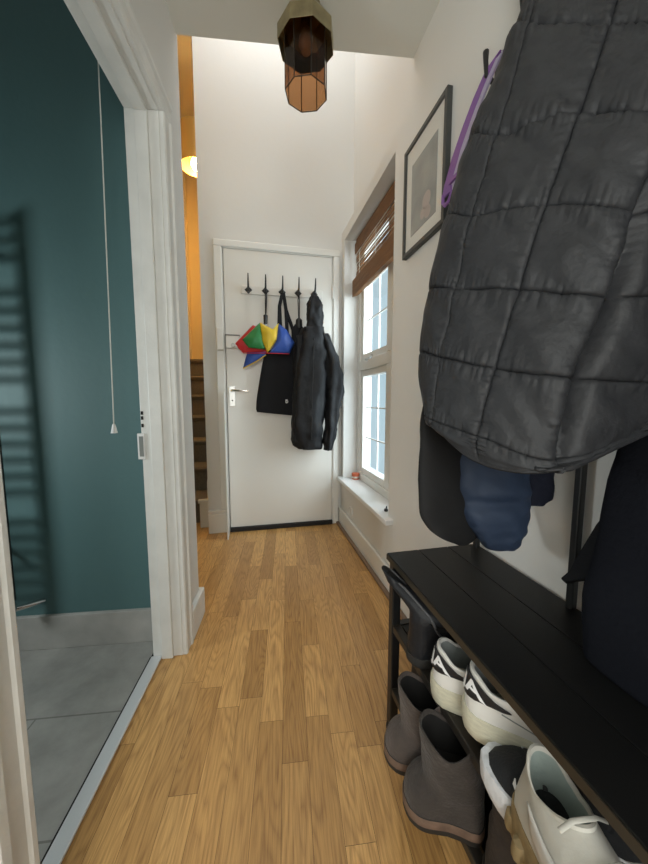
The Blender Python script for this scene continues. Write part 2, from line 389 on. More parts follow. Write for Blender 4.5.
# ------------------------------------------------------------------ far door
def far_door():
    root = thing('door_2', 'flat white door at the end of the hall with a dark draught strip', 'door', ((DX0 + DX1) / 2, 2.385, 0), kind='structure')
    obj('door_slab', MB().box(DX0 + .004, DX1 - .003, 2.385, 2.425, .03, DZ - .004), DOORW, root, bevel=.003)
    obj('draught_strip', MB().box(DX0 + .002, DX1, 2.365, 2.40, .002, .032), mat('black_brush_strip', (.015, .013, .012), .8), root, bevel=.003, label='black draught strip')
    c = MB(); c.box(DX0 - .060, DX0 - .006, 2.376, 2.40, .166, DZ + .006); c.box(DX1 + .006, DX1 + .050, 2.376, 2.40, 0, DZ + .006); c.box(DX0 - .060, DX1 + .050, 2.376, 2.40, DZ + .006, DZ + .05)
    obj('door_casing', c, GLOSSW, root, bevel=.006)
    c = MB(); c.box(DX0 - .012, DX0, 2.39, 2.5, 0, DZ); c.box(DX1, DX1 + .012, 2.39, 2.5, 0, DZ); c.box(DX0, DX1, 2.39, 2.5, DZ, DZ + .012)
    obj('door_lining', c, GLOSSW, root)
    obj('door_back', MB().box(DX0, DX1, 2.44, 2.445, 0, DZ), DARKGAP, root)
    # night latch and keep
    r = MB(); r.box(DX0 + .006, DX0 + .098, 2.355, 2.385, 1.30, 1.385); lk = obj('night_latch', r, GLOSSW, root, bevel=.006, label='white painted rim latch')
    obj('latch_knob', MB().lathe([(.0, -.024), (.013, -.024), (.015, -.016), (.012, 0)], (DX0 + .056, 2.355, 1.318), 16, 'y'), mat('dull_knob_metal', (.42, .41, .39), .45, metal=.5), lk, smooth=True)
    obj('latch_rim', MB().box(DX0 + .004, DX0 + .10, 2.352, 2.386, 1.383, 1.390), mat('grey_latch_rim', (.16, .15, .14), .5), lk)  # thin grey strip along the top of the latch
    obj('latch_keep', MB().box(DX0 - .052, DX0 - .004, 2.352, 2.378, 1.285, 1.435), GLOSSW, root, bevel=.006)
    pl = obj('lock_plate', MB().box(DX0 + .018, DX0 + .060, 2.378, 2.386, .905, 1.045), mat('satin_lock_plate', (.72, .71, .68), .3, metal=.3), root, bevel=.003, label='pale metal lever lock plate')
    obj('door_handle', MB().tube([(DX0 + .038, 2.378, 1.013), (DX0 + .038, 2.338, 1.013), (DX0 + .055, 2.33, 1.013), (DX0 + .150, 2.332, 1.010)], [.010, .009, .009, .007], 10), CHROME, pl, smooth=True, label='chrome lever')
    obj('keyhole', MB().lathe([(0, -.002), (.005, -.002), (.005, 0)], (DX0 + .04, 2.378, .945), 12, 'y'), DARKGAP, pl)
    for z in (.25, 1.72):
        obj('hinge', MB().lathe([(.0, -.045), (.007, -.045), (.007, .045), (0, .045)], (DX1 + .002, 2.378, z), 10, 'z'), GLOSSW, root, smooth=True)
far_door()
# thin projecting jamb strip left of the door and the plinth under the wall beside it
struct('trim_5', MB().box(DX0 - .010, DX0 - .002, 2.24, 2.385, 0, 1.0), GLOSSW, bevel=.002)
struct('baseboard_far', MB().box(-.325, DX0 - .012, 2.372, 2.40, 0, .14).box(-.325, DX0 - .012, 2.376, 2.40, .14, .165), GLOSSW, bevel=.004)

# ------------------------------------------------------------------ stairwell
def stairs():
    root = thing('stairs', 'taupe carpeted stairs climbing behind the white wall', 'stairs', (-.75, 2.6, 0), kind='structure')
    X0, X1 = -1.15, -.345
    for i in range(7):
        y = 2.60 + .22 * i; z = .2 * (i + 1)
        m_ = MB(); y1 = 4.2 if i == 6 else y + .25
        prof = [(y + .018, z - .2), (y + .018, z - .05), (y - .004, z - .035), (y - .012, z - .018), (y - .004, z - .003), (y + .01, z), (y1, z), (y1, z - .2)]
        m_.loft([[(X0, a, b) for a, b in prof], [(X1, a, b) for a, b in prof]])
        obj('stair_step', m_, CARPET, root, smooth=True, angle=50)
    st = MB(); st.prism([(-.345, 2.52, 0), (-.345, 2.52, .34), (-.345, 4.15, 1.85), (-.345, 4.15, 0)], (.02, 0, 0)); obj('stair_string', st, GLOSSW, root)
stairs()
struct('baseboard_stairs', MB().box(-.40, -.33, 2.50, 2.53, 0, .2).box(-.41, -.33, 2.49, 2.53, .19, .215), GLOSSW, bevel=.004)
struct('wall_stairs_right', MB().box(-.325, -.25, 2.5, 4.3, 0, 3.85), STAIRW)
struct('wall_stairs_left', MB().box(-1.25, -1.15, 1.45, 4.3, 0, 3.85), STAIRW)
struct('wall_stairs_end', MB().box(-1.25, -.25, 4.15, 4.25, 0, 3.85), STAIRW)
struct('trim_6', MB().box(-.80, -.765, 4.125, 4.15, 1.4, 3.4).box(-.70, -.68, 4.13, 4.15, 1.4, 3.85), mat('stair_trim_paint', (.82, .70, .48), .5))
pc = at_y(196, 160, 3.0)
root = thing('pendant_lamp', 'gold drum pendant lamp glowing over the stairs', 'lamp', (pc.x, pc.y, 3.85))
obj('ceiling_rose', MB().lathe([(0, 0), (.05, 0), (.045, -.02), (.01, -.035), (0, -.035)], (pc.x, pc.y, 3.849), 20), BRASSL, root, smooth=True)
obj('cable', MB().tube([(pc.x, pc.y, 3.82), (pc.x, pc.y, 2.93)], .004), BRASSL, root)
sh = MB().lathe([(.112, .0), (.122, -.30), (.119, -.30), (.109, .0), (.112, .0)], (pc.x, pc.y, 3.115), 32, caps=False).box(pc.x - .11, pc.x + .11, pc.y - .004, pc.y + .004, 3.02, 3.026); obj('lamp_shade', sh, BRASSL, root, smooth=True)
bz = pc.z
obj('bulb', MB().lathe([(0, -.045), (.025, -.04), (.04, -.01), (.036, .02), (.018, .05), (.014, .09), (0, .09)], (pc.x, pc.y, 2.845), 18), BULB, root, smooth=True)

# ------------------------------------------------------------------ window + blind
def window():
    root = thing('window_1', 'white casement window with leaded panes', 'window', (.79, 1.9, .372), kind='structure')
    Y0, Y1, Z0, Z1 = 1.487, 2.323, .373, 2.058; X0, X1 = .752, .82
    f = MB(); w = .05
    f.box(X0, X1, Y0, Y0 + w, Z0, Z1); f.box(X0, X1, Y1 - w, Y1, Z0, Z1); f.box(X0, X1, Y0 + w, Y1 - w, Z0, Z0 + w); f.box(X0, X1, Y0 + w, Y1 - w, Z1 - w, Z1)
    ZT = at_x(384, 360, .78).z; f.box(X0, X1, Y0 + w, Y1 - w, ZT - .035, ZT + .035)
    YM = 1.75
    f.box(X0, X1, YM - .03, YM + .03, Z0 + w, ZT - .035); f.box(X0, X1, YM - .03, YM + .03, ZT + .035, Z1 - w)
    obj('window_frame', f, GLOSSW, root, bevel=.004)
    for (ya, yb) in ((Y0 + w, YM - .03), (YM + .03, Y1 - w)):
        for (za, zb) in ((Z0 + w, ZT - .035), (ZT + .035, Z1 - w)):
            s = MB(); q = .042; xa, xb = X0 + .012, X1 + .008
            s.box(xa, xb, ya, ya + q, za, zb); s.box(xa, xb, yb - q, yb, za, zb); s.box(xa, xb, ya + q, yb - q, za, za + q); s.box(xa, xb, ya + q, yb - q, zb - q, zb)
            so = obj('sash', s, GLOSSW, root, bevel=.003)
            obj('pane', MB().box(.798, .802, ya + q, yb - q, za + q, zb - q), PANE, so)
            ld = MB(); n = 3
            for i in range(1, n): z = za + q + (zb - za - 2 * q) * i / n; ld.box(.794, .806, ya + q, yb - q, z - .004, z + .004)
            ymid = (ya + yb) / 2; ld.box(.795, .805, ymid - .0035, ymid + .0035, za + q, zb - q)
            obj('glazing_bar', ld, GLOSSW, so)
    obj('window_stay', MB().tube([(.755, 2.1, ZT + .02), (.735, 2.1, ZT + .025), (.735, 2.0, ZT + .028)], .006).tube([(.735, 2.0, ZT + .028), (.73, 1.97, ZT + .04)], .008), CHROME, root, smooth=True)
window()
def blind():
    root = thing('bamboo_blind', 'brown bamboo roman blind half drawn up over the window', 'blind', (.71, 1.9, 2.05))
    Y0, Y1 = 1.495, 2.285
    obj('headrail', MB().box(.722, .748, Y0, Y1, 2.022, 2.055), BAMBOOD, root, bevel=.004)
    v = MB()
    for i in range(9): z = 2.018 - i * .0075; v.tube([(.716, Y0, z), (.716, Y1, z)], .0042, 6)
    obj('valance', v, BAMBOOD, root, smooth=True)
    sl = MB(); z = 1.95; i = 0
    while z > 1.765:
        sl.tube([(.728 - .004 * math.sin(i * .9), Y0 + .004, z), (.728 - .004 * math.sin(i * .9), Y1 - .004, z + .0)], .0042, 6); z -= .0135 if i % 3 else .021; i += 1
    obj('blind_slat', sl, BAMBOO, root, smooth=True, kind='stuff')
    st = MB()
    for k in range(4):
        x = .700 + .012 * k
        for j in range(13 - k): st.tube([(x, Y0, 1.772 - j * .0085 - k * .004), (x, Y1, 1.772 - j * .0085 - k * .004)], .0046, 6)
    obj('folded_stack', st, BAMBOO, root, smooth=True)
    for y in (1.62, 1.9, 2.2): obj('lift_cord', MB().tube([(.7175, y, 2.02), (.7195, y, 1.77)], .0015, 5), CORD, root)
blind()
p = at_z(366, 478, .373); p.x = min(p.x, .745)
root = thing('candle_tin', 'small orange red tin on the window sill corner', 'tin', (.725, 2.26, .372))
obj('tin_body', MB().lathe([(0, 0), (.026, 0), (.028, .004), (.028, .036), (0, .036)], (.725, 2.26, .372), 24), REDTIN, root, smooth=True)
obj('tin_band', MB().lathe([(.0285, .010), (.0292, .011), (.0292, .022), (.0285, .023)], (.725, 2.26, .372), 24), SILVERTIN, root, smooth=True)
obj('tin_lid', MB().lathe([(0, .036), (.029, .036), (.029, .042), (.026, .045), (0, .045)], (.725, 2.26, .372), 24), REDTIN, root, smooth=True)
p = at_z(386, 511, .373)
root = thing('window_key', 'small black window key lying near the near end of the sill', 'key', (p.x, p.y, .3725))
obj('key_head', MB().lathe([(0, 0), (.010, 0), (.011, .006), (.009, .012), (0, .012)], (p.x, p.y, .3725), 14), BLACKM, root, smooth=True)
obj('key_shaft', MB().tube([(p.x, p.y, .378), (p.x + .012, p.y + .02, .390)], .004), BLACKM, root, smooth=True)
root = thing('vent_cover', 'round white vent cover low on the wall under the window', 'vent', (XR - .006, 2.095, .19))
vp = at_x(351, 513, XR)
obj('cover_ring', MB().lathe([(0, 0), (.048, 0), (.048, -.004), (.042, -.009), (.034, -.006), (0, -.006)], (XR - .0005, vp.y, vp.z), 28, 'x'), WALL, root, smooth=True)
root.location = (XR, vp.y, vp.z)
for c_ in root.children: c_.location = Vector((XR - .006, 2.095, .19)) - Vector(root.location)

# ------------------------------------------------------------------ hook rack on the door and what hangs there
HX = [at_y(u, v, 2.35) for u, v in ((248.3, 289), (265.5, 291), (282.3, 292), (298.3, 293.5), (314.5, 295))]
def hook_rack():
    root = thing('hook_rack', 'white board with five black hooks mounted on the far door', 'coat rack', (.2, 2.384, 1.69))
    obj('board', MB().box(-.062, .50, 2.366, 2.3845, 1.667, 1.722), DOORW, root, bevel=.004)
    for p_ in HX:
        m_ = MB(); x = p_.x; z = 1.693
        m_.lathe([(0, -.010), (.020, -.010), (.026, 0)], (x, 2.366, z), 4, 'y', rot=0)
        m_.tube([(x, 2.362, z), (x, 2.335, z + .002), (x, 2.318, z + .02), (x, 2.31, z + .05), (x, 2.305, z + .088)], [.009, .007, .006, .005, .0035], 8)
        m_.tube([(x, 2.352, z - .004), (x, 2.33, z - .022), (x, 2.312, z - .022), (x, 2.305, z - .006)], [.006, .006, .006, .007], 8)
        obj('hook', m_, BLACKM, root, smooth=True)
hook_rack()

def sheet(pts, puff, m_name, parent, name, thick=.003, n=7, label=None):
    """cloth panel over a polygon of world points, bellied towards the camera side (-Y)"""
    c = sum((Vector(p) for p in pts), Vector()) / len(pts); m_ = MB()
    ring = []
    k = 6
    for i in range(len(pts)):
        a, b = Vector(pts[i]), Vector(pts[(i + 1) % len(pts)])
        for j in range(k): ring.append(a.lerp(b, j / k))
    rings = []
    for i in range(n):
        f = 1 - i / n
        rr = []
        for p_ in ring:
            q = c.lerp(p_, f); q = q + Vector((0, -puff * (1 - f * f) + .004 * noise.noise(q * 30), 0)); rr.append(q)
        rings.append(rr)
    m_.loft(rings, cap0=False, cap1=True)
    return obj(name, m_, m_name, parent, smooth=True, solid=thick, label=label, angle=80)

def child_umbrella():
    h = HX[1]; Y = 2.30
    P = lambda cx, cy, y=Y: at_y(230 + cx / 8.1, 300 + cy / 8.1, y)
    top = P(288, 118, 2.315)
    root = thing('child_umbrella', "child's red, green, yellow and blue umbrella hung loosely folded on the door", 'umbrella', tuple(top))
    obj('strap', MB().tube([(h.x, 2.312, 1.672), (h.x - .004, 2.305, 1.665), (top.x, 2.318, top.z + .0)], .0035, 6).tube([(h.x, 2.312, 1.672), (h.x + .006, 2.31, 1.66), (top.x + .003, 2.318, top.z)], .0035, 6), BLACKC, root, label='thin black strap')
    hb = P(288, 195, 2.315)
    obj('handle', MB().tube([top, top.lerp(hb, .1), top.lerp(hb, .5), hb], [.008, .015, .014, .012], 12), BLACKM, root, smooth=True, label='black handle')
    tip = P(150, 500, 2.325)
    obj('shaft', MB().tube([hb, P(290, 420, 2.325)], .004, 8), CHROME, root, smooth=True)
    sheet([P(45, 350), P(185, 205), P(260, 230), P(300, 425), P(110, 425), P(70, 395)], .02, UMB['red'], root, 'canopy_panel', label='red panel')
    sheet([P(100, 322, 2.275), P(242, 183, 2.27), P(262, 290, 2.255), P(285, 400, 2.26), P(150, 385, 2.262)], .025, UMB['green'], root, 'canopy_panel', label='green panel')
    sheet([P(243, 185, 2.262), P(300, 215, 2.25), P(350, 240, 2.25), P(395, 188, 2.265), P(380, 320, 2.245), P(303, 428, 2.25), P(262, 330, 2.25)], .02, UMB['yellow'], root, 'canopy_panel', label='yellow panel')
    sheet([P(396, 192, 2.262), P(460, 245, 2.262), P(525, 350, 2.28), P(482, 432, 2.272), P(318, 432, 2.25), P(372, 340, 2.245)], .03, UMB['blue'], root, 'canopy_panel', label='wide blue panel')
    sheet([P(140, 425, 2.30), P(105, 555, 2.30), P(290, 445, 2.28), P(290, 420, 2.28)], .01, UMB['blue'], root, 'canopy_panel', label='pointed blue panel hanging at the lower left')
    obj('panel_edge', MB().tube([P(105, 555, 2.297), P(200, 505, 2.287), P(292, 445, 2.277)], .0035, 6), UMB['yellow'], root)
    obj('rib', MB().tube([P(45, 352, 2.29), P(110, 430, 2.27), P(300, 430, 2.245), P(480, 436, 2.27)], .003, 6), UMB['red'], root)
child_umbrella()

def tote_bag():
    h = HX[2]; Y = 2.335
    root = thing('tote_bag', 'flat black canvas tote bag hung by two straps on the door', 'bag', (h.x, Y, 1.67))
    P = lambda u, v, y=Y: at_y(u, v, y)
    rings = []
    n = 22
    prof = [(412, 257, 299), (409, 256, 299), (400, 256.5, 298), (380, 259.5, 297), (365, 262, 297), (355, 264, 297), (350, 266, 297)]
    for v, ul, ur in prof:
        z = lambda u: 0
        ring = []
        dep = .022 if v > 356 else .010
        for j in range(n):
            q = 2 * PI * j / n; u = (ul + ur) / 2 + (ur - ul) / 2 * max(-1, min(1, 1.15 * math.cos(q)))
            vv = v + (u - 257) * .10 if v > 390 else v + (u - 262) * .02
            y = 2.356 - dep * (.5 + .5 * math.sin(q)) * 1.6 + .004 * noise.noise(Vector((u * .1, v * .1, 3)))
            ring.append(P(u, vv, y))
        rings.append(ring)
    obj('bag_body', MB().loft(rings), BLACKC, root, smooth=True, angle=60)
    a = P(268, 352, 2.318); b = P(292, 352, 2.318)
    tp = Vector((h.x, 2.309, 1.672))
    for (x0, x1, y) in ((277.5, 288, 2.312), (279, 294, 2.322)):
        p0 = P(x0, 352, y); p1 = P(x1, 352, y); m_ = MB()
        m_.tube([p0, P(x0 + 1.5, 330, y), P(279.5, 306, y), tp + Vector((-.004, 0, -.004)), tp + Vector((.004, -.0, -.002)), P(286, 310, y), P(x1 - 1.0, 330, y), p1], [.012, .012, .012, .011, .011, .012, .012, .012], 8, flat=.22)
        obj('strap', m_, BLACKC, root, smooth=True)
    # small white emblem: a stem and a ring
    c = P(287, 401.5, 2.306); m_ = MB(); m_.box(c.x - .010, c.x - .004, c.y - .004, c.y + .002, c.z - .011, c.z + .014)
    rg = []
    for j in range(17):
        q = -PI / 2 + PI * j / 16; rg.append((c.x - .004 + .010 * math.cos(q), c.y, c.z - .001 + .009 * math.sin(q)))
    m_.tube(rg, .003, 6)
    m_.tube([(c.x - .008, c.y, c.z + .013), (c.x + .006, c.y, c.z + .013)], .0015, 6)
    obj('emblem', m_, WPRINT, root, label='small white emblem near the bottom corner')
tote_bag()

def folded_umbrella():
    h = HX[3]; Y = 2.325
    P = lambda u, v, y=Y: at_y(u, v, y)
    root = thing('folded_umbrella', 'folded black umbrella hung by a thin loop beside the hooded jacket', 'umbrella', (h.x, Y, 1.67))
    obj('wrist_loop', MB().tube([(h.x, 2.31, 1.672), P(298, 300), P(298.6, 319)], .003, 6).tube([(h.x, 2.31, 1.672), P(299.5, 302), P(299.4, 319)], .003, 6), BLACKC, root)
    obj('handle', MB().tube([P(299, 318), P(299, 320), P(299, 325), P(299, 328)], [.008, .022, .024, .02], 12), BLACKM, root, smooth=True)
    rings = []
    for k, (v, r) in enumerate([(324, .018), (328, .036), (345, .044), (370, .044), (395, .038), (404, .02)]):
        c = P(298, v, 2.33); rings.append([c + Vector((math.cos(q) * r * (1 + .12 * math.sin(7 * q + k)), -.6 * math.sin(q) * r * (1 + .12 * math.sin(7 * q + k)), 0)) for q in [2 * PI * j / 28 for j in range(28)]])
    obj('canopy', MB().loft(rings), BLACKC, root, smooth=True, angle=70)
folded_umbrella()

def garment(levels, n=48, amp=.004, fold=0, seed=0, cap0=True, cap1=True, pw=2.3, fscale=14):
    """closed cloth body from levels (centre, right half-vector, front half-vector)"""
    rings = []
    for k, (c, hw, hd) in enumerate(levels):
        ring = []
        for j in range(n):
            q = 2 * PI * j / n; cs, sn = math.cos(q), math.sin(q)
            a = math.copysign(abs(cs) ** (2 / pw), cs); b = math.copysign(abs(sn) ** (2 / pw), sn)
            p_ = Vector(c) + Vector(hw) * a + Vector(hd) * b
            w = amp * (noise.noise(p_ * fscale + Vector((seed, 0, 0))) + .5 * noise.noise(p_ * fscale * 2.3 + Vector((0, seed, 0))))
            if fold: w += fold * math.sin(q * 5 + seed + 1.5 * math.sin(k * .3)) * (.5 + .5 * math.sin(q * 2 + seed))
            dv = (Vector(hw) * a + Vector(hd) * b).normalized()
            ring.append(p_ + dv * w)
        rings.append(ring)
    return MB().loft(rings, cap0, cap1)
def levels_px(tab, Yc, dep, steps=28):
    """rows (v, u_left, u_right) on the door wall -> smooth levels"""
    out = []
    for i in range(steps + 1):
        t = i / steps * (len(tab) - 1); v, ul, ur, d = crom(tab, t)
        a = at_y(ul, v, Yc); b = at_y(ur, v, Yc)
        out.append(((a + b) / 2, (b - a) / 2, Vector((0, -d, 0))))
    return out

def hooded_jacket():
    Y = 2.27
    h = HX[4]
    root = thing('hooded_jacket', 'black hooded jacket hung by its hood on the rightmost door hook', 'jacket', (h.x, Y, 1.68))
    body = [(328, 302, 324, .05), (338, 298, 326, .065), (352, 296, 328, .07), (375, 295, 327, .075), (400, 294, 325, .075), (425, 293, 323, .07), (443, 293, 322.5, .06), (449, 299, 321, .04)]
    obj('body', garment(levels_px(body, Y, 0), amp=.018, fold=.011, seed=3, fscale=11), JACK, root, smooth=True, angle=80)
    hood = [(294, 312.5, 315.5, .018), (298, 309.5, 319, .035), (306, 307.5, 321.5, .048), (316, 307, 322, .05), (326, 306.5, 322, .055), (336, 304, 323, .06)]
    hd = obj('hood', garment(levels_px(hood, 2.285, 0, 20), amp=.016, fold=.007, seed=9, fscale=18), JACK, root, smooth=True, angle=80)
    sl = [(334, 318, 329, .04), (348, 321, 334, .052), (366, 324, 340, .058), (384, 325, 343.5, .056), (400, 325, 342, .052), (420, 325, 338, .048), (438, 323.8, 334.5, .042), (450, 323.5, 331, .036)]
    obj('sleeve', garment(levels_px(sl, Y - .01, 0), amp=.016, fold=.008, seed=5, fscale=15), JACK, root, smooth=True, angle=80, label='right sleeve hanging in front')
    sl2 = [(336, 296, 304, .035), (356, 294.5, 304, .045), (380, 293.5, 303, .05), (405, 292.3, 302, .048), (428, 291.6, 301, .045), (441, 292, 300.5, .04)]
    obj('sleeve', garment(levels_px(sl2, Y - .0, 0), amp=.008, fold=.005, seed=8, fscale=16), JACK, root, smooth=True, angle=80, label='left sleeve hanging beside the tote bag')
    z = MB(); z.tube([at_y(314, 338, 2.20), at_y(313, 370, 2.19), at_y(312, 400, 2.19), at_y(311.5, 440, 2.20)], .0035, 6); obj('zip', z, BLACKM, root)
hooded_jacket()

# ------------------------------------------------------------------ ceiling lamp
def ceiling_lamp():
    x, y = .208, 1.262
    root = thing('ceiling_lamp', 'octagonal brass ceiling lamp with smoked brown glass', 'lamp', (x, y, 2.30))
    R8 = rad(4)
    cap = MB().lathe([(.0, 2.299), (.056, 2.299), (.058, 2.288), (.099, 2.232), (.101, 2.228), (.101, 2.182), (.098, 2.182), (.098, 2.226), (.055, 2.280), (0, 2.280)], (x, y, 0), 8, rot=R8)
    obj('brass_cap', cap, BRASS, root, bevel=.0015)
    r0, r1, z0, z1 = .075, .075, 2.030, 2.225
    for j in range(8):
        a0 = 2 * PI * j / 8 + R8; a1 = 2 * PI * (j + 1) / 8 + R8
        q = []
        for (r, dz) in ((r0, 0), (r0 - .003, 0)):
            q.append([(x + r * math.cos(a), y + r * math.sin(a), z) for a, z in ((a0, z0), (a1, z0), (a1, z1), (a0, z1))])
        obj('glass_pane', MB().loft(q), SMOKE, root)
    obj('base_pane', MB().lathe([(0, 0), (.072, 0), (.072, .003), (0, .003)], (x, y, z0), 8, rot=R8), SMOKEB, root, label='paler octagonal glass at the bottom')
    e = MB()
    for j in range(8):
        a0 = 2 * PI * j / 8 + R8; a1 = 2 * PI * (j + 1) / 8 + R8
        e.tube([(x + r0 * math.cos(a0), y + r0 * math.sin(a0), z0), (x + r0 * math.cos(a0), y + r0 * math.sin(a0), z1)], .0018, 6)
        e.tube([(x + r0 * math.cos(a0), y + r0 * math.sin(a0), z0), (x + r0 * math.cos(a1), y + r0 * math.sin(a1), z0)], .0018, 6)
    obj('leaded_edge', e, mat('dark_brass_came', (.05, .035, .02), .5, metal=.5), root)
    obj('bulb_holder', MB().tube([(x, y, 2.28), (x, y, 2.235)], .016, 14), BRASS, root, smooth=True)
    obj('bulb', MB().lathe([(0, -.055), (.016, -.05), (.026, -.03), (.024, -.005), (.013, .02), (0, .02)], (x, y, 2.215), 16), mat('unlit_bulb', (.35, .28, .22), .3), root, smooth=True)
ceiling_lamp()

# ------------------------------------------------------------------ framed picture
def picture():
    Y0, Y1, Z0, Z1 = 1.042, 1.352, 1.538, 1.955
    root = thing('picture', 'dark grey framed drawing on the right hand wall', 'picture', (XR, (Y0 + Y1) / 2, Z0))
    w = .017; f = MB(); xa, xb = XR - .020, XR - .0005
    f.box(xa, xb, Y0, Y0 + w, Z0, Z1); f.box(xa, xb, Y1 - w, Y1, Z0, Z1); f.box(xa, xb, Y0 + w, Y1 - w, Z0, Z0 + w); f.box(xa, xb, Y0 + w, Y1 - w, Z1 - w, Z1)
    obj('frame', f, FRAMEG, root, bevel=.002)
    obj('mount', MB().box(XR - .012, XR - .006, Y0 + w, Y1 - w, Z0 + w, Z1 - w), MATBOARD, root)
    m = bpy.data.materials.new('faded_drawing'); m.use_nodes = True; nt = m.node_tree; b = nt.nodes['Principled BSDF']; N = nt.nodes.new; L = nt.links.new
    tc = N('ShaderNodeTexCoord'); n = N('ShaderNodeTexNoise'); n.inputs['Scale'].default_value = 9; n.inputs['Detail'].default_value = 6; L(tc.outputs['Object'], n.inputs[0])
    r = N('ShaderNodeValToRGB'); r.color_ramp.elements[0].color = (.30, .30, .28, 1); r.color_ramp.elements[1].color = (.43, .42, .38, 1); r.color_ramp.elements[0].position = .35; r.color_ramp.elements[1].position = .7
    L(n.outputs[0], r.inputs[0]); L(r.outputs[0], b.inputs['Base Color']); b.inputs['Roughness'].default_value = .8
    pr = obj('print', MB().box(XR - .0135, XR - .012, Y0 + .062, Y1 - .062, Z0 + .066, Z1 - .085), m, root, label='faded grey drawing')
    fig = MB()
    for (yy, zz, rr) in ((1.17, 1.68, .030), (1.195, 1.645, .020), (1.16, 1.635, .022)):
        fig.lathe([(0, -.0003), (rr, -.0003), (rr, 0)], (XR - .0135, yy, zz), 18, 'x')
    obj('pale_patch', fig, mat('pale_drawing_wash', (.50, .42, .38), .8), pr)
    obj('glass', MB().box(XR - .0175, XR - .016, Y0 + w, Y1 - w, Z0 + w, Z1 - w), glassy('picture_glass', (.985, .985, .985), .4), root)
picture()

# ------------------------------------------------------------------ hall tree bench
BT = .525; BX0, BX1, BY0, BY1 = .358, .640, -.32, .822
US, LS = .325, .135
def hall_tree():
    root = thing('hall_tree', 'black hall tree with shoe bench, two shelves and coat rail', 'hall tree', ((BX0 + BX1) / 2, (BY0 + BY1) / 2, 0))
    t = MB(); w = (BX1 - BX0) / 3
    for i in range(3): t.box(BX0 + w * i + (.0008 if i else 0), BX0 + w * (i + 1) - (.0008 if i < 2 else 0), BY0, BY1, BT - .018, BT)
    obj('bench_top', t, BLACKB, root, bevel=.0015, label='black three board seat')
    obj('edge_band', MB().box(BX0 - .0015, BX0, BY0, BY1, BT - .0175, BT - .003), EDGEB, root, label='brownish front edge of the seat')
    lx = (BX0 + .018, BX1 - .012); r = .0125
    for x in lx:
        for y in (BY1 - .018, BY0 + .018):
            up = 1.82 if x == lx[1] else BT - .018
            r = .0075 if x == lx[1] else .0125
            g = obj('upright' if x == lx[1] else 'leg', MB().box(x - r, x + r, y - r, y + r, .018, up), BLACKM, root, bevel=.003)
            obj('foot', MB().lathe([(0, 0), (.017, 0), (.0175, .008), (.014, .022), (0, .022)], (x, y, 0), 16), DSOLE, g, smooth=True)
    pm = at_x(576, 540, lx[1])
    r = .0075; obj('upright', MB().box(lx[1] - r, lx[1] + r, pm.y - r, pm.y + r, BT, 1.82), BLACKM, root, bevel=.003, label='middle upright rising from the seat')
    for z in (US, LS):
        s = MB()
        obj('shelf', MB().box(BX0 + .035, BX1 - .02, BY0 + .03, BY1 - .03, z - .012, z), BLACKB, root, bevel=.001)
        s.box(BX0 + .008, BX0 + .030, BY0 + .03, BY1 - .03, z - .016, z + .004); obj('front_rail', s, EDGEB if False else mat('dark_rail', (.022, .018, .014), .45), root, bevel=.002)
        
        for ya in (BY1 - .028, BY0 + .010): obj('end_rail', MB().box(lx[0], lx[1], ya, ya + .018, z - .014, z + .002), BLACKM, root)
    obj('coat_rail', MB().box(lx[1] - .012, lx[1] + .012, BY0 + .018, BY1 - .018, 1.74, 1.80), BLACKM, root, bevel=.002)
    for y in (.60, .46, .32, .18, .02, -.16):
        m_ = MB(); x = lx[1] - .012
        m_.tube([(x, y, 1.765), (x - .03, y, 1.762), (x - .05, y, 1.78), (x - .052, y, 1.815)], [.007, .007, .006, .007], 8)
        obj('coat_hook', m_, BLACKM, root, smooth=True)
hall_tree()

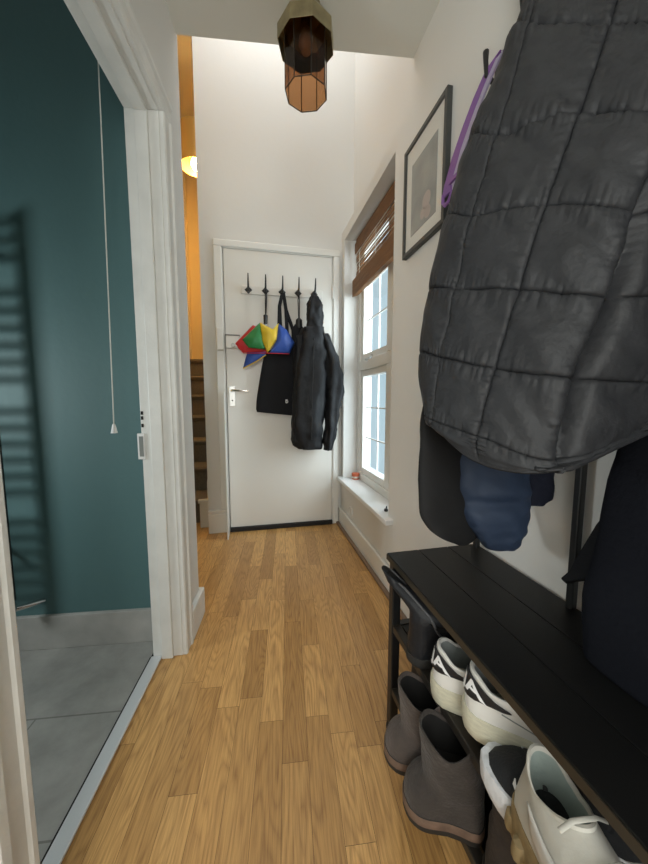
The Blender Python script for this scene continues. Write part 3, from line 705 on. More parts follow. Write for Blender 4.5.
# ------------------------------------------------------------------ quilted coat
def quilted_coat():
    root = thing('quilted_coat', 'long black quilted coat with curved hem hung above the shoe bench', 'coat', (.55, .42, 1.75))
    D = dict(E=.63, S0=.575, S1=.50, S2=.44, S3=.475)
    rows = [  # (u, v) of each seam crossing, seam columns E S0 S1 S2 S3, plus a depth shift towards the hook
        ([(578, -190), (586, -186), (640, -180), (730, -175), (840, -170)], .10),
        ([(549, -80), (560, -76), (636, -72), (735, -70), (850, -70)], .03),
        ([(517, 25), (529, 22), (611, 18), (703, 16), (800, 16)], .0),
        ([(473, 134), (497, 134), (580, 110), (671, 112), (765, 112)], -.005),
        ([(450, 214), (471, 215), (546, 203), (638, 208), (735, 212)], -.005),
        ([(432.5, 288), (456, 289), (519, 288), (612, 296), (704, 294)], 0),
        ([(422.5, 352), (440, 357), (494, 368), (577, 378), (670, 384)], .005),
        ([(427, 413), (433, 420), (477, 436), (561, 461), (655, 424)], .01),
        ([(430, 417), (434.5, 423.5), (479, 460.5), (560, 468), (660, 428)], .01)]
    grid = []
    for pts, sh in rows:
        cols = [at_d(u, v, D[k] + sh) for (u, v), k in zip(pts, ('E', 'S0', 'S1', 'S2', 'S3'))]
        z0 = cols[0].z; z4 = cols[4].z
        e = cols[0]
        pre = [Vector((.625, e.y + .10, z0)), Vector((e.x + .13, e.y + .085, z0)), Vector((e.x + .03, e.y + .045, z0))]
        post = [Vector((.60, cols[4].y - .06, z4)), Vector((.628, cols[4].y - .02, z4))]
        for p_ in pre: p_.x = min(p_.x, .628)
        grid.append(pre + cols + post)
    nc = len(grid[0]); nr = len(grid)
    NS, NT = 44, 44
    ring_n = (nc - 1) * NS + 1; tot = []
    colc = []
    for j in range(ring_n):
        s = j / NS
        colc.append([crom([tuple(r[i]) for r in grid] if False else [tuple(crom([tuple(q) for q in r], s)) for r in grid], 0)] if False else [Vector(crom([tuple(q) for q in r], s)) for r in grid])
    P = []
    for i in range((nr - 1) * NT + 1):
        t = i / NT
        P.append([Vector(crom([tuple(q) for q in colc[j]], t)) for j in range(ring_n)])
    # quilting: puffed cells between stitched seams, small puckers near the stitches
    def nrm(i, j):
        a = P[i + 1][j] - P[i - 1][j]; b = P[i][j + 1] - P[i][j - 1]; return b.cross(a)
    SGN = 1 if nrm(int(5.3 * NT), int(4.6 * NS)).dot(Vector((-.6, -.8, 0))) > 0 else -1
    R, M = len(P), ring_n; Q = [[None] * M for _ in range(R)]
    for i in range(R):
        for j in range(M):
            a = P[min(i + 1, R - 1)][j] - P[max(i - 1, 0)][j]; b = P[i][min(j + 1, M - 1)] - P[i][max(j - 1, 0)]
            n = b.cross(a)
            n = n.normalized() if n.length > 1e-9 else Vector((-1, 0, 0))
            s = j / NS; t = i / NT
            n = n * SGN
            ds = abs(s - round(s)); dt = abs(t - round(t))
            FQ = min(1, max(0, (s - 2.2) / .8)) * min(1, max(0, (8.6 - s) / .8))
            if s < 3.5: ds = .5
            d = .0055 * (min(1, (ds * 2) ** .45) * min(1, (dt * 2) ** .45)) - .003
            d -= .0042 * (math.exp(-(ds / .025) ** 2) + math.exp(-(dt / .025) ** 2))
            p_ = P[i][j]
            pk = noise.noise(Vector((p_.x * 40, p_.y * 40, p_.z * 14))) * .0016 + .0042 * noise.noise(Vector((s * 17, t * 2.2, 1.0))) * math.exp(-(dt / .17) ** 2) + .0036 * noise.noise(Vector((s * 2.2, t * 17, 4.0))) * math.exp(-(ds / .15) ** 2)
            wr = .0085 * noise.noise(Vector(((p_.x - p_.y) * 9 + p_.z * 7, p_.z * 5, 2.0))) + .006 * noise.noise(Vector(((p_.x - p_.y) * 22 + p_.z * 20, p_.z * 9, 5)))
            cre = -.026 * math.exp(-((s - 6.06) / .09) ** 2) * min(1, max(0, (t - 3.4) * .8)) * min(1, max(0, 7.4 - t))   # deep fold down the front opening
            sag = .012 * math.sin(s * 2.2 + t * 1.1)
            Q[i][j] = p_ + n * FQ * (1 - .7 * min(1, max(0, t - 6.8))) * (d + pk + wr + cre) if 0 < j < M - 1 else p_
    mb = MB(); mb.loft(Q, cap0=False, cap1=False, closed=True)
    sh = obj('quilted_shell', mb, NYLON, root, smooth=True, angle=75, solid=.006)
    # bound hem
    hem = [Q[R - 1][j] + Vector((0, 0, -.001)) for j in range(int(2.6 * NS), M - int(1.2 * NS), 3)]
    obj('hem_binding', MB().tube(hem, .0045, 8), NYLON, root, smooth=True)
    # the longer back panel seen below the side vent
    rows2 = [(400, 424, 462, .67), (430, 420.5, 470, .68), (465, 419.5, 474, .69), (492, 418.5, 477, .69), (512, 420, 478, .69), (526, 427, 478, .69), (536, 440, 476, .69), (541, 454, 468, .69)]
    lv = []
    for i in range(29):
        v, ul, ur, d = crom(rows2, i / 28 * (len(rows2) - 1)); a = at_d(ul, v, d - .02); b = at_d(ur, v, d + .02)
        lv.append(((a + b) / 2, (b - a) / 2, Vector((.012, .022, 0))))
    obj('back_panel', garment(lv, amp=.004, fold=.0, seed=2, pw=2.6), NYLOND, root, smooth=True, angle=80, label='longer matt black back panel below the vent')
    obj('hanging_loop', MB().tube([(.585, .38, 1.80), (.575, .38, 1.77), (.56, .40, 1.74)], .004, 6), NYLOND, root)
quilted_coat()

def px_levels(rows, hd, steps=30):
    out = []
    for i in range(steps + 1):
        v, ul, ur, d, k = crom(rows, i / steps * (len(rows) - 1)); a = at_d(ul, v, d); b = at_d(ur, v, d)
        out.append(((a + b) / 2, (b - a) / 2, Vector(hd) * k))
    return out
def blue_jacket():
    root = thing('puffer_jacket', 'blue puffer jacket bottom showing beneath the black quilted coat', 'jacket', (.56, .62, 1.75))
    rows = [(300, 460, 530, .74, .8), (400, 452, 530, .73, .9), (440, 451, 529.5, .72, 1), (470, 453.5, 529, .715, 1.08), (488, 457, 528.5, .71, 1.04), (497, 460.5, 527.5, .71, .92), (506, 462, 527.5, .71, 1.04), (520, 467, 526, .71, 1.0), (530, 472.5, 523.5, .71, .86), (537, 478, 520.5, .71, .72), (543, 484, 518, .71, .62), (546.5, 492, 514, .71, .45)]
    obj('padded_body', garment(px_levels(rows, (.03, .045, 0), 60), amp=.007, fold=.0, seed=4, fscale=26, pw=3.2), BLUEN, root, smooth=True, angle=80)
    hem = [(533, 474.5, 522, .71, .80), (538, 478.5, 520.5, .71, .72), (544, 484, 518.5, .71, .66)]
    obj('elastic_hem', garment(px_levels(hem, (.03, .045, 0), 8), amp=.003, seed=4, fscale=60), mat('blue_elastic_hem', (.02, .03, .065), .6, bump=.4, bscale=150), root, smooth=True, angle=80)
    obj('hanging_loop', MB().tube([(.585, .56, 1.80), (.578, .565, 1.76), (.57, .60, 1.70)], .004, 6), BLUEN, root)
    obj('upper_body', garment([(Vector((.585, .62, 1.10)), Vector((.0, .07, 0)), Vector((.03, 0, 0))), (Vector((.585, .60, 1.5)), Vector((0, .10, 0)), Vector((.035, 0, 0))), (Vector((.59, .57, 1.72)), Vector((0, .04, 0)), Vector((.02, 0, 0)))], 24), BLUEN, root, smooth=True)
blue_jacket()
def navy_jersey():
    root = thing('navy_jacket', 'dark navy jacket edge hanging right of the blue puffer jacket', 'jacket', (.60, .60, 1.75))
    rows = [(360, 520, 566, .74, .8), (440, 520, 562, .735, .9), (470, 521, 560, .73, 1), (488, 523, 559.5, .73, 1), (498, 524, 556, .73, .9), (504, 526, 545, .73, .7)]
    hm = garment(px_levels(rows, (.012, .016, 0), 24), amp=.006, fold=.002, seed=6, fscale=28)
    for v in hm.v: v.x = min(v.x, .640)
    obj('hem', hm, NAVYJ, root, smooth=True, angle=80)
    obj('upper_body', garment([(Vector((.60, .54, 1.05)), Vector((.0, .05, 0)), Vector((.02, 0, 0))), (Vector((.60, .5, 1.5)), Vector((0, .08, 0)), Vector((.022, 0, 0))), (Vector((.598, .40, 1.74)), Vector((0, .03, 0)), Vector((.015, 0, 0)))], 24), NAVYJ, root, smooth=True)
navy_jersey()
def navy_coat():
    root = thing('overcoat', 'long dark navy overcoat reaching down to the bench seat at right', 'coat', (.56, .2, 1.75))
    rows = [(-60, 690, 960, .57, .8), (150, 660, 960, .56, .9), (380, 632, 960, .55, .9), (447, 617, 955, .55, .9), (500, 605.5, 950, .55, .95), (551, 593, 945, .55, 1.0), (600, 584, 940, .55, 1.0), (640, 583, 935, .55, 1.0), (652, 584, 930, .55, 1.0), (656, 590, 925, .55, .9)]
    lv = px_levels(rows, (.035, .05, 0), 40)
    # hang straight: right-hand side swings back to the wall
    out = []
    for c, hw, hd in lv:
        left = c - hw; right = Vector((.605, max(.02, left.y - .34), left.z)); out.append(((left + right) / 2, (right - left) / 2, Vector((-.03, -.015, 0)) * 1.0))
    mb = garment(out, n=64, amp=.008, fold=.006, seed=11, fscale=8)
    zmin = min(v.z for v in mb.v)
    for v in mb.v:
        v.x = min(v.x, .632)
        v.z = max(v.z, BT + .002)
    obj('coat_body', mb, NAVYD, root, smooth=True, angle=80)
    obj('hanging_loop', MB().tube([(.585, .20, 1.80), (.578, .2, 1.76), (.57, .19, 1.70)], .004, 6), NAVYD, root)
navy_coat()
def black_bag():
    root = thing('cloth_bag', 'black cloth bag corner behind the overcoat and the middle upright', 'bag', (.60, .47, .62))
    a = [at_x(u, v, .622) for u, v in ((566.5, 579), (571, 583), (612, 577), (640, 560), (640, 480), (606, 520), (584, 556), (576, 571))]
    r0 = a; r1 = [p_ + Vector((-.012, .0, 0)) for p_ in a]; c = sum(a, Vector()) / len(a)
    obj('bag_body', MB().loft([[c.lerp(p_, .9) + Vector((.006, 0, 0)) for p_ in r0], r0, r1, [c.lerp(p_, .9) + Vector((-.02, 0, 0)) for p_ in r0]]), BLACKC, root, smooth=True, angle=30)
    obj('strap', MB().tube([at_x(640, 500, .62), at_x(650, 400, .62), at_x(655, 200, .615), (.60, .38, 1.79)], .008, 8, flat=.3), BLACKC, root, smooth=True)
black_bag()
def purple_strap():
    root = thing('webbing_strap', 'purple webbing strap hung on the wall side between picture and quilted coat', 'strap', (.60, .84, 1.82))
    X = .60
    pts = [(494, 59), (489.5, 68), (479, 92), (467.5, 122), (456.5, 154), (449, 181), (446, 196)]
    P = [at_x(u, v, X) for u, v in pts]
    m_ = MB(); rings = []
    for i, p_ in enumerate(P):
        h = .023; rings.append([p_ + Vector((.004, h, 0)), p_ + Vector((-.002, h, 0)), p_ + Vector((-.002, -h, 0)), p_ + Vector((.004, -h, 0))])
    obj('webbing', m_.loft(rings), PURPLE, root, bevel=.001)
    m_ = MB(); rings = []
    for i, p_ in enumerate(P[1:]):
        rings.append([p_ + Vector((.004, -.023, 0)), p_ + Vector((-.001, -.023, 0)), p_ + Vector((-.001, -.045, -.004)), p_ + Vector((.004, -.045, -.004))])
    obj('lilac_edge', m_.loft(rings), LILAC, root)
    e = P[-1]
    obj('end_loop', MB().tube([e + Vector((0, .016, .01)), e + Vector((0, .017, -.012)), e + Vector((0, .004, -.026)), e + Vector((0, -.016, -.024)), e + Vector((0, -.030, -.008)), e + Vector((0, -.028, .012))], .0055, 8), PURPLE, root, smooth=True)
    k = at_x(455.5, 178, X)
    obj('slider', MB().box(k.x - .008, k.x + .004, k.y - .040, k.y + .024, k.z - .006, k.z + .006), PURPLE, root, bevel=.002)
    t = at_x(503, 62, X)
    obj('second_run', MB().loft([[P[0] + Vector((.006, -.02, 0)), P[0] + Vector((.010, -.02, 0)), P[0] + Vector((.010, -.06, .0)), P[0] + Vector((.006, -.06, 0))], [at_x(474, 150, X + .008), at_x(474, 150, X + .012), at_x(486, 150, X + .012), at_x(486, 150, X + .008)]]), PURPLE, root)
    hk = thing('wall_hook', 'black hook poking up above the purple webbing strap', 'hook', (XR, at_x(489, 60, .62).y, 1.83))
    b = at_x(491, 72, .61); t = at_x(486, 52, .60)
    obj('hook_arm', MB().tube([(XR - .001, b.y, b.z - .02), (.62, b.y, b.z - .025), b + Vector((-.012, 0, -.01)), b.lerp(t, .5) + Vector((-.008, 0, 0)), t], [.006, .006, .006, .006, .0075], 10), BLACKM, hk, smooth=True)
    obj('hook_plate', MB().box(XR - .006, XR, b.y - .012, b.y + .012, b.z - .05, b.z + .01), BLACKM, hk, bevel=.002)
purple_strap()

# ------------------------------------------------------------------ shoes
SPROF = [(0, 0), (.008, .30), (.03, .55), (.08, .74), (.16, .80), (.3, .78), (.42, .80), (.55, .90), (.68, 1.0), (.78, .98), (.87, .86), (.94, .62), (.98, .36), (1, 0)]
def prof(u): return lerp_tab(SPROF, min(1, max(0, u)))
def oval(u): return math.sqrt(max(0, 1 - (2 * u - 1) ** 2))
def outline(n, xt, W, t, x0=0.0, bend=.0):
    """plan outline ring, heel at x0, toe at xt; t blends shoe plan -> oval collar"""
    ring = []
    for j in range(n):
        q = 2 * PI * j / n; u = (1 - math.cos(q)) / 2; sgn = 1 if math.sin(q) >= 0 else -1
        hw = W / 2 * (prof(u) * (1 - t) + oval(u) * t)
        ring.append((x0 + (xt - x0) * u, sgn * hw + bend * u * u, u))
    return ring
class Shoe:
    def __init__(s, L, W, sole=.03, heel=.085, side=.062, collar=.44, flare=1.06, n=44, toe=.045, topw=.80):
        s.topw = topw; s.L, s.W, s.sole, s.heel, s.side, s.collar, s.n, s.flare, s.toe = L, W, sole, heel, side, collar, n, flare, toe
    def ring(s, t, off=0.0):
        L = s.L; tt = t
        xt = L * lerp_tab([(0, 1.0), (.25, .985), (.45, .94), (.6, .84), (.75, .70), (.88, .56), (1, s.collar)], tt)
        Wt = s.W * lerp_tab([(0, 1.0), (.3, 1.0), (.6, .92), (1, s.topw)], tt)
        x0 = L * .012 * math.sin(PI * min(1, tt * 1.1)) * -1 + L * .018 * tt
        R = []
        for (x, y, u) in outline(s.n, xt, Wt, min(1, max(0, (tt - .35) / .5)), x0):
            hgt = lerp_tab([(0, s.heel), (.12, s.heel * .96), (.30, s.side * 1.04), (.5, s.side), (.8, s.side * 1.15), (1, s.side * 1.3)], u)
            hgt = hgt * tt ** .9 if tt < 1 else hgt
            low = s.toe * tt
            z = s.sole + (low * (1 - tt) + hgt * tt if tt > 0 else 0)
            R.append(Vector((x, y, z)))
        if off:
            c = sum(R, Vector()) / len(R)
            R = [c + (p_ - c) * off if False else Vector((c.x + (p_.x - c.x) * off, c.y + (p_.y - c.y) * off, p_.z)) for p_ in R]
        return R
    def surf(s, phi, t, out=.0015):
        """point on the upper at angle phi round the heel (0 = back of heel), height t"""
        R = s.ring(t); n = s.n; k = (phi / (2 * PI) * n) % n; i = int(k); f = k - i
        p_ = R[i].lerp(R[(i + 1) % n], f)
        c = sum(R, Vector()) / n; c = Vector((s.L * .25, 0, p_.z)); d = (p_ - c); d.z = 0
        return p_ + d.normalized() * out
    def build_upper(s, root, m, lining, name='upper'):
        T = [0, .08, .18, .3, .42, .54, .66, .78, .88, .95, 1.0]
        obj(name, MB().loft([s.ring(t) for t in T], cap0=True, cap1=False), m, root, local=True, smooth=True, angle=60)
        top = s.ring(1.0); c = sum(top, Vector()) / len(top)
        def shrink(f, dz): return [Vector((c.x + (p_.x - c.x) * f, c.y + (p_.y - c.y) * f, max(s.sole + .004, p_.z + dz))) for p_ in top]
        obj('collar', MB().loft([top, shrink(.975, .004), shrink(.90, .004), shrink(.86, -.002)], cap0=False, cap1=False), m, root, local=True, smooth=True, angle=60)
        obj('lining', MB().loft([shrink(.86, -.002), shrink(.84, -.02), shrink(.86, -.045), shrink(.84, -.2)], cap0=False, cap1=True), lining, root, local=True, smooth=True, angle=60)
    def build_sole(s, root, m, name='sole', lugs=0, lugm=None, wave=0.0, over=.012):
        rings = []
        for z, k in ((0.0, .98), (.004, 1.03), (s.sole * .6, 1.06), (s.sole + over * .6, 1.055), (s.sole + over, 1.035), (s.sole + over, .97)):
            r = []
            for (x, y, u) in outline(s.n, s.L, s.W, 0):
                w = 1 + wave * math.sin(u * 70 + z * 300)
                r.append(Vector((s.L / 2 + (x - s.L / 2) * (1 + (k - 1) * .5) * 1.01, y * k * w, z + (.018 * max(0, u - .8) / .2 if z < .01 else .006 * max(0, u - .7) / .3))))
            rings.append(r)
        o = obj(name, MB().loft(rings), m, root, local=True, smooth=True, angle=45)
        if lugs:
            for i in range(lugs):
                u = (i + .5) / lugs
                for sg in (-1, 1):
                    x = s.L * u; y = sg * s.W / 2 * prof(u) * 1.04
                    rr = .010
                    g = MB().lathe([(0, -.012), (rr, -.009), (rr * 1.1, 0), (rr * .9, .014), (0, .018)], (x, y, s.sole * .45), 10)
                    obj('tread_lug', g, lugm or m, o, local=True, smooth=True)
        return o
    def vamp(s, root, m, lacem, rows=5, tongue=True):
        # tongue rising out of the throat, and laces over it
        L = s.L; pts = []
        for t in (.72, .80, .88, .95, 1.0): pts.append((L * lerp_tab([(.6, .84), (.75, .70), (.88, .56), (1, s.collar)], t) - .006, s.ring(t)[s.n // 2].z + .003))
        pts.append((L * (s.collar - .02), pts[-1][1] + .018))
        if tongue:
            rings = [[(x, -.026, z - .002), (x, -.014, z + .003), (x, .014, z + .003), (x, .026, z - .002), (x + .004, 0, z - .008)] for x, z in pts]
            obj('tongue', MB().loft(rings), m, root, local=True, smooth=True, angle=60)
        lc = MB()
        for i in range(rows):
            f = i / (rows - 1) * 4; a = crom([tuple(q) for q in pts[:5]], f); x, z = a
            sg = 1
            lc.tube([(x + .004, -.030, z - .004), (x + .002, -.015, z + .006), (x - .002, .015, z + .006), (x - .006, .030, z - .004)], .003, 6, flat=.5)
        obj('laces', lc, lacem, root, local=True, smooth=True)

def place(root, loc, rz, rx=0.0, ry=0.0):
    root.location = loc; root.rotation_euler = (rx, ry, rz)

def copy_tree(o, parent=None):
    c = o.copy(); C.objects.link(c); c.parent = parent
    for ch in list(o.children): copy_tree(ch, c)
    return c

def white_trainer():
    sh = Shoe(.285, .096, sole=.033, heel=.078, side=.058, collar=.42)
    root = thing('sneaker', 'white leather sneaker with black heel tab, farther of the pair on the upper shelf', 'sneaker', group=None)
    sh.build_sole(root, CREAMSOLE); sh.build_upper(root, WLEATH, GREYLIN)
    sh.vamp(root, WLEATH, WPRINT)
    # black heel tab, tapering to both sides under the collar
    m_ = MB(); top = []; bot = []
    N = 24; PH = rad(78)
    rows = []
    for k in range(6):
        row = []
        for i in range(N + 1):
            a = -1 + 2 * i / N; hi = .985 - .13 * abs(a) ** 1.5; lo_ = .50 + .32 * abs(a) ** 1.8
            t = lo_ + (hi - lo_) * k / 5
            row.append(sh.surf(a * PH, t, .0022))
        rows.append(row)
    m_.loft(rows, cap0=False, cap1=False, closed=False)
    tab = obj('heel_tab', m_, BLACKTAB, root, local=True, smooth=True, angle=80, solid=.0016, label='black leather heel tab with white lettering')
    vs, fs = text_mesh('VEJA', .029)
    # wrap the word round the heel
    wv = [sh.surf(-p_.x / .036, (.755 + p_.y / .080), .0046) for p_ in vs]
    m_ = MB(); m_.v = wv; m_.f = fs
    obj('lettering', m_, WPRINT, tab, local=True, recalc=False)
    # side seams
    sm = MB()
    for sg in (-1, 1):
        sm.tube([sh.surf(sg * rad(60), .62, .0005), sh.surf(sg * rad(85), .45, .0005), sh.surf(sg * rad(110), .22, .0005)], .0012, 5)
    obj('side_seam', sm, GREYLIN, root, local=True)
    return root
v1 = white_trainer()
v2 = copy_tree(v1)
tag(v1, group='pair of white leather sneakers'); tag(v2, 'white leather sneaker with black heel tab, nearer of the pair, resting on the running shoe', group='pair of white leather sneakers')
place(v1, (.364, .582, US + .005), rad(-36))
place(v2, (.374, .490, US + .034), rad(-41))

def black_trainer():
    sh = Shoe(.27, .095, sole=.036, heel=.070, side=.052, collar=.42)
    root = thing('running_shoe', 'black knit running shoe with thick white foam sole on the upper shelf', 'running shoe')
    sh.build_sole(root, WFOAM, wave=.012, over=.010); sh.build_upper(root, KNIT, KNIT); sh.vamp(root, KNIT, BLACKTAB)
    # white swoosh on each flank: thin tail at the heel growing towards the front
    for sg in (-1, 1):
        rows = [[], []]
        for i in range(15):
            f = i / 14; phi = sg * rad(60 + 88 * f); w = .075 * math.sin(PI * f ** .8) ** .8 + .008
            mid = .66 - .42 * f + .30 * (f ** 4)
            rows[0].append(sh.surf(phi, mid - w * .5, .002)); rows[1].append(sh.surf(phi, mid + w * .5, .002))
        obj('tick_emblem', MB().loft(rows, False, False, False), WPRINT, root, local=True, solid=.001, label='white curved tick on the flank')
    return root
n1 = black_trainer(); place(n1, (.525, .205, US + .002), rad(128))

def chunky_trainer():
    sh = Shoe(.28, .094, sole=.044, heel=.086, side=.066, collar=.36, topw=.64)
    root = thing('chunky_sneaker', 'chunky off white sneaker with brown gum sole, on the upper shelf beside the running shoe', 'sneaker')
    sh.build_sole(root, GUM, lugs=9, lugm=GUM, wave=.01); sh.build_upper(root, OFFW, MINT); sh.vamp(root, OFFW, OFFW, rows=4, tongue=False)
    for sg in (-1, 1):
        rows = []
        for k in range(5):
            row = []
            for i in range(13):
                f = i / 12; row.append(sh.surf(sg * rad(62 + 46 * f), .46 + .34 * k / 4 - .06 * math.sin(f * PI * 2.0) * (1 - k / 4), .003))
            rows.append(row)
        obj('side_overlay', MB().loft(rows, False, False, False), WLEATH, root, local=True, smooth=True, solid=.002, angle=80, label='smooth white overlay on the flank')
    return root
c1 = chunky_trainer(); place(c1, (.384, .352, US + .008), rad(-104))
def grey_trainer():
    sh = Shoe(.27, .098, sole=.026, heel=.060, side=.05, collar=.40, topw=.7)
    root = thing('suede_sneaker', 'grey suede sneaker at the near end of the upper shelf', 'sneaker')
    sh.build_sole(root, CREAMSOLE); sh.build_upper(root, GREYSU, GREYLIN); sh.vamp(root, GREYSU, WPRINT)
    return root
g1 = grey_trainer(); place(g1, (.452, .293, US + .020), rad(-60))

def boot(name, label, cat, m, L=.265, W=.10, H=.215, lean=(0, 0), solem=DSOLE, weltm=None, soleh=.024, shaft_w=.092, shaft_l=.125, group=None, zip_=False, lining=DARKGAP, af=None):
    root = thing(name, label, cat, group=group); n = 44
    rings = []
    if af is None: spec = [(0, 1.0, 1.0, 0), (.012, 1.0, 1.0, 0), (.030, .985, .98, .05), (.045, .95, .95, .1), (.058, .86, .92, .25), (.070, .74, .90, .45), (.082, .64, .90, .65), (.095, .565, .90, .85)]
    else: spec = [(0, 1.0, 1.0, 0), (.010, 1.0, 1.0, 0), (.022, .985, .97, .05), (.034, .95, .94, .15), (.042, .90, .92, .3), (.050, .84, .92, .5), (.058, .77, .92, .7), (.068, af, .92, .9)]
    for z, xf, wf, t in spec:
        rings.append([Vector((x, y, soleh + z)) for x, y, u in outline(n, L * xf, W * wf, t, L * .01 * (z > .03))])
    zA = soleh + spec[-1][0]; af = af or .565; steps = 7
    for i in range(1, steps + 1):
        f = i / steps; z = zA + (H - zA) * f; a = L * af * (1 - f) + (shaft_l + .008) * f; w = W * .90 * (1 - f) + shaft_w * f
        dx, dy = lean[0] * f ** 1.3, lean[1] * f ** 1.3
        rings.append([Vector((x + dx + .004 * noise.noise(Vector((x * 30, y * 30, z * 25))), y + dy + .004 * noise.noise(Vector((y * 30, x * 30, z * 25))), z + (.012 * math.cos(2 * PI * u) if i == steps else 0))) for x, y, u in outline(n, a, w, 1.0, .006)])
    obj('upper', MB().loft(rings, True, False), m, root, local=True, smooth=True, angle=70)
    top = rings[-1]; c = sum(top, Vector()) / n
    def shr(f, dz): return [Vector((c.x + (p_.x - c.x) * f - lean[0] * (-dz) / max(H - zA, .01), c.y + (p_.y - c.y) * f - lean[1] * (-dz) / max(H - zA, .01), p_.z + dz)) for p_ in top]
    obj('collar', MB().loft([top, shr(.985, .003), shr(.93, .002), shr(.91, -.006)], False, False), m, root, local=True, smooth=True, angle=70)
    obj('lining', MB().loft([shr(.91, -.006), shr(.88, -.04), shr(.80, -.07)], False, True), lining, root, local=True, smooth=True, angle=70)
    s = []
    for z, k in ((0, 1.0), (.003, 1.04), (soleh * .55, 1.05), (soleh, 1.05), (soleh + .005, 1.03), (soleh + .006, .96)):
        s.append([Vector((L / 2 + (x - L / 2) * (1 + (k - 1) * .6), y * k, z)) for x, y, u in outline(n, L, W, 0)])
    so = obj('sole', MB().loft(s), solem, root, local=True, smooth=True, angle=45)
    if weltm: obj('welt', MB().loft([[Vector((p_.x * 1.0, p_.y * 1.01, p_.z)) for p_ in s[2]], [Vector((p_.x, p_.y * 1.012, p_.z + .001)) for p_ in s[3]], s[4]], False, False), weltm, so, local=True, smooth=True)
    if zip_:
        z_ = MB(); pts = [rings[k][int(n * .20)] + Vector((0, .002, 0)) for k in range(2, len(rings))]; z_.tube(pts, .003, 6)
        pts2 = [rings[k][n - int(n * .20)] + Vector((0, -.002, 0)) for k in range(2, len(rings))]; z_.tube(pts2, .003, 6)
        obj('zip', z_, mat('dull_zip_metal', (.10, .10, .105), .55, metal=.3), root, local=True, smooth=True)
    return root
# brown suede pair on the lower shelf, toes to the hall
b1 = boot('ankle_boot', 'worn brown suede ankle boot with toe out, farther of the two on the lower shelf', 'boot', BSUEDE2, L=.150, W=.094, H=.170, weltm=TANWELT, group='brown suede ankle boots', shaft_l=.112, shaft_w=.090, lean=(.004, .0), af=.76)
b2 = copy_tree(b1); tag(b2, 'dark brown suede ankle boot with wide open shaft, nearer of the two with toe out')
for ch in b2.children:
    if ch.name.startswith(('upper', 'collar')):
        ch.data = ch.data.copy(); ch.data.materials[0] = BSUEDE
place(b1, (.412, .566, LS + .006), rad(147)); place(b2, (.412, .470, LS + .006), rad(147))
d1 = boot('suede_boot', 'very dark brown boot on the lower shelf below the running shoe', 'boot', mat('espresso_suede', (.035, .027, .023), .8, bump=.3, bscale=120, var=.3, vscale=25), H=.19, L=.25, W=.092, group='dark boots at the near end of the lower shelf'); place(d1, (.362, .405, LS + .006), rad(-25))
d2 = copy_tree(d1); tag(d2, 'very dark brown boot on the lower shelf below the chunky sneaker'); place(d2, (.372, .305, LS + .006), rad(-25))
w1 = boot('rubber_boot', 'black rubber boot at the far end of the lower shelf', 'boot', mat('black_rubber_boot', (.016, .017, .019), .5), H=.175, L=.25, W=.095, shaft_l=.13, shaft_w=.095); place(w1, (.40, .735, LS + .006), rad(5))
# black leather boot slumped past the end of the upper shelf
k1 = boot('leather_boot', 'black leather zip boot slumped at the far end of the upper shelf', 'boot', BLEATH, H=.172, L=.25, W=.088, lean=(-.05, .075), shaft_w=.075, shaft_l=.10, zip_=True, soleh=.018); place(k1, (.352, .672, US + .005), rad(-6))

# ------------------------------------------------------------------ bathroom
def radiator():
    root = thing('towel_radiator', 'black ladder towel radiator in the teal bathroom', 'radiator', tuple(LF(.02, .62, .24)))
    ab = .025; b0, b1 = .622, 1.05
    for b in (b0, b1): obj('side_bar', MB().tube([LF(ab, b, .24), LF(ab, b, 1.52)], .017, 14), RADB, root, smooth=True)
    z = .30; i = 0
    while z < 1.5:
        obj('rung', MB().tube([LF(ab - .006, b0 - .0, z), LF(ab - .006, b1, z)], .011, 10), RADB, root, smooth=True); z += .052 if (i % 6) != 5 else .10; i += 1
    vp_ = obj('valve', MB().lathe([(0, 0), (.016, 0), (.018, .02), (.012, .035), (0, .035)], LF(ab, b0, .20), 14), CHROME, root, smooth=True)
    obj('pipe', MB().tube([LF(ab, b0, .205), LF(ab + .03, b0 - .03, .200), LF(.104, b0 - .055, .19)], .009, 10), CHROME, root, smooth=True)
    for z in (.4, 1.4): obj('wall_bracket', MB().tube([LF(ab, b0 + .05, z), LF(.104, b0 + .05, z)], .008, 8), RADB, root, smooth=True)
radiator()
cp = at_y(97, 60, 1.15); cb = at_y(114, 428, 1.15)
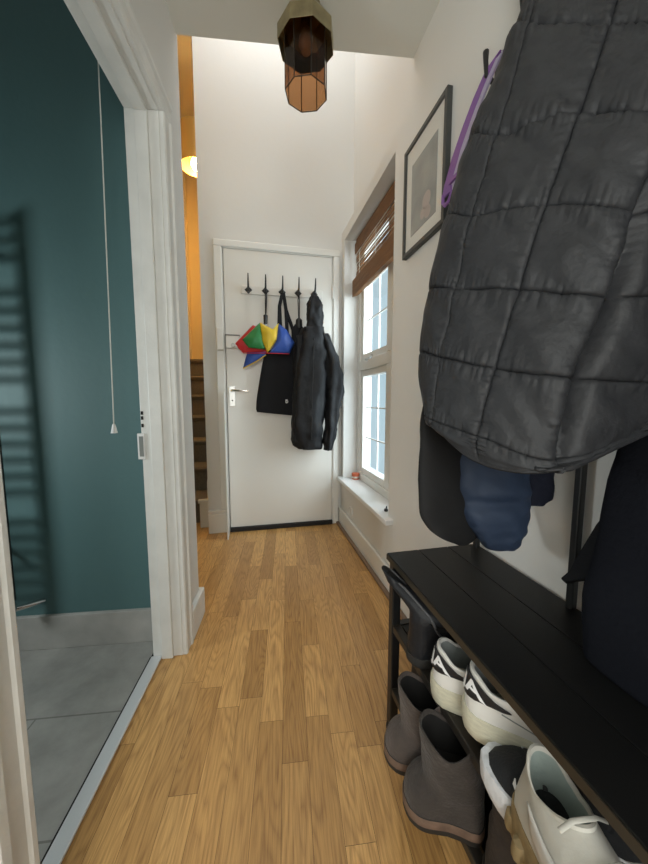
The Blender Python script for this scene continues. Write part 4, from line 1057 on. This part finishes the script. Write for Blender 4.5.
root = thing('pull_cord', 'white bathroom light pull cord with a small white cone end', 'pull cord', (cb.x, 1.2, 2.3))
obj('cord', MB().tube([(cb.x + .006, 1.2, 2.299), (cb.x + .004, 1.18, 1.7), (cb.x, 1.15, cb.z)], .0018, 6), CORD, root, smooth=True)
obj('cord_pull', MB().lathe([(0, .012), (.004, .012), (.009, -.012), (.010, -.016), (0, -.016)], cb, 16), WPRINT, root, smooth=True)
obj('switch_housing', MB().lathe([(0, 2.299), (.035, 2.299), (.035, 2.285), (.02, 2.27), (0, 2.27)], (cb.x + .006, 1.2, 0), 20), WPRINT, root, smooth=True)

# ------------------------------------------------------------------ light
w = bpy.data.worlds.new('world'); S.world = w; w.use_nodes = True
bg = w.node_tree.nodes['Background']; bg.inputs[0].default_value = (.66, .83, .92, 1); bg.inputs[1].default_value = .80
def area(name, loc, target, sx, sy, power, col=(1, 1, 1)):
    l = bpy.data.lights.new(name, 'AREA'); l.shape = 'RECTANGLE'; l.size = sx; l.size_y = sy; l.energy = power; l.color = col
    o = bpy.data.objects.new(name, l); C.objects.link(o); o.location = loc
    o.rotation_euler = (Vector(target) - Vector(loc)).to_track_quat('-Z', 'Y').to_euler(); return o
area('window_daylight', (1.35, 1.35, 1.30), (.4, 1.95, .95), 1.4, 1.6, 60, (.90, .96, 1))
area('skylight_daylight', (.1, 1.95, 3.80), (.1, 2.0, 0), .8, .7, 11, (.97, .99, 1))
area('hall_daylight', (-.20, -1.15, 1.30), (.05, 1.0, .95), .7, 1.5, 22, (.97, 1, .97))
area('bathroom_daylight', tuple(LF(-.55, 1.22, 1.0)), tuple(LF(0, .2, .75)),   .26, .26, 7.0, (.93, 1, 1))
pl = bpy.data.lights.new('pendant_glow', 'POINT'); pl.energy = 18; pl.color = (1, .58, .17); pl.shadow_soft_size = .05
po = bpy.data.objects.new('pendant_glow', pl); C.objects.link(po); po.location = (pc.x, pc.y - .0, 2.775)

S.view_settings.view_transform = 'Standard'; S.view_settings.look = 'None'; S.view_settings.gamma = 1; S.view_settings.use_curve_mapping = False
S.view_settings.exposure = 0.1
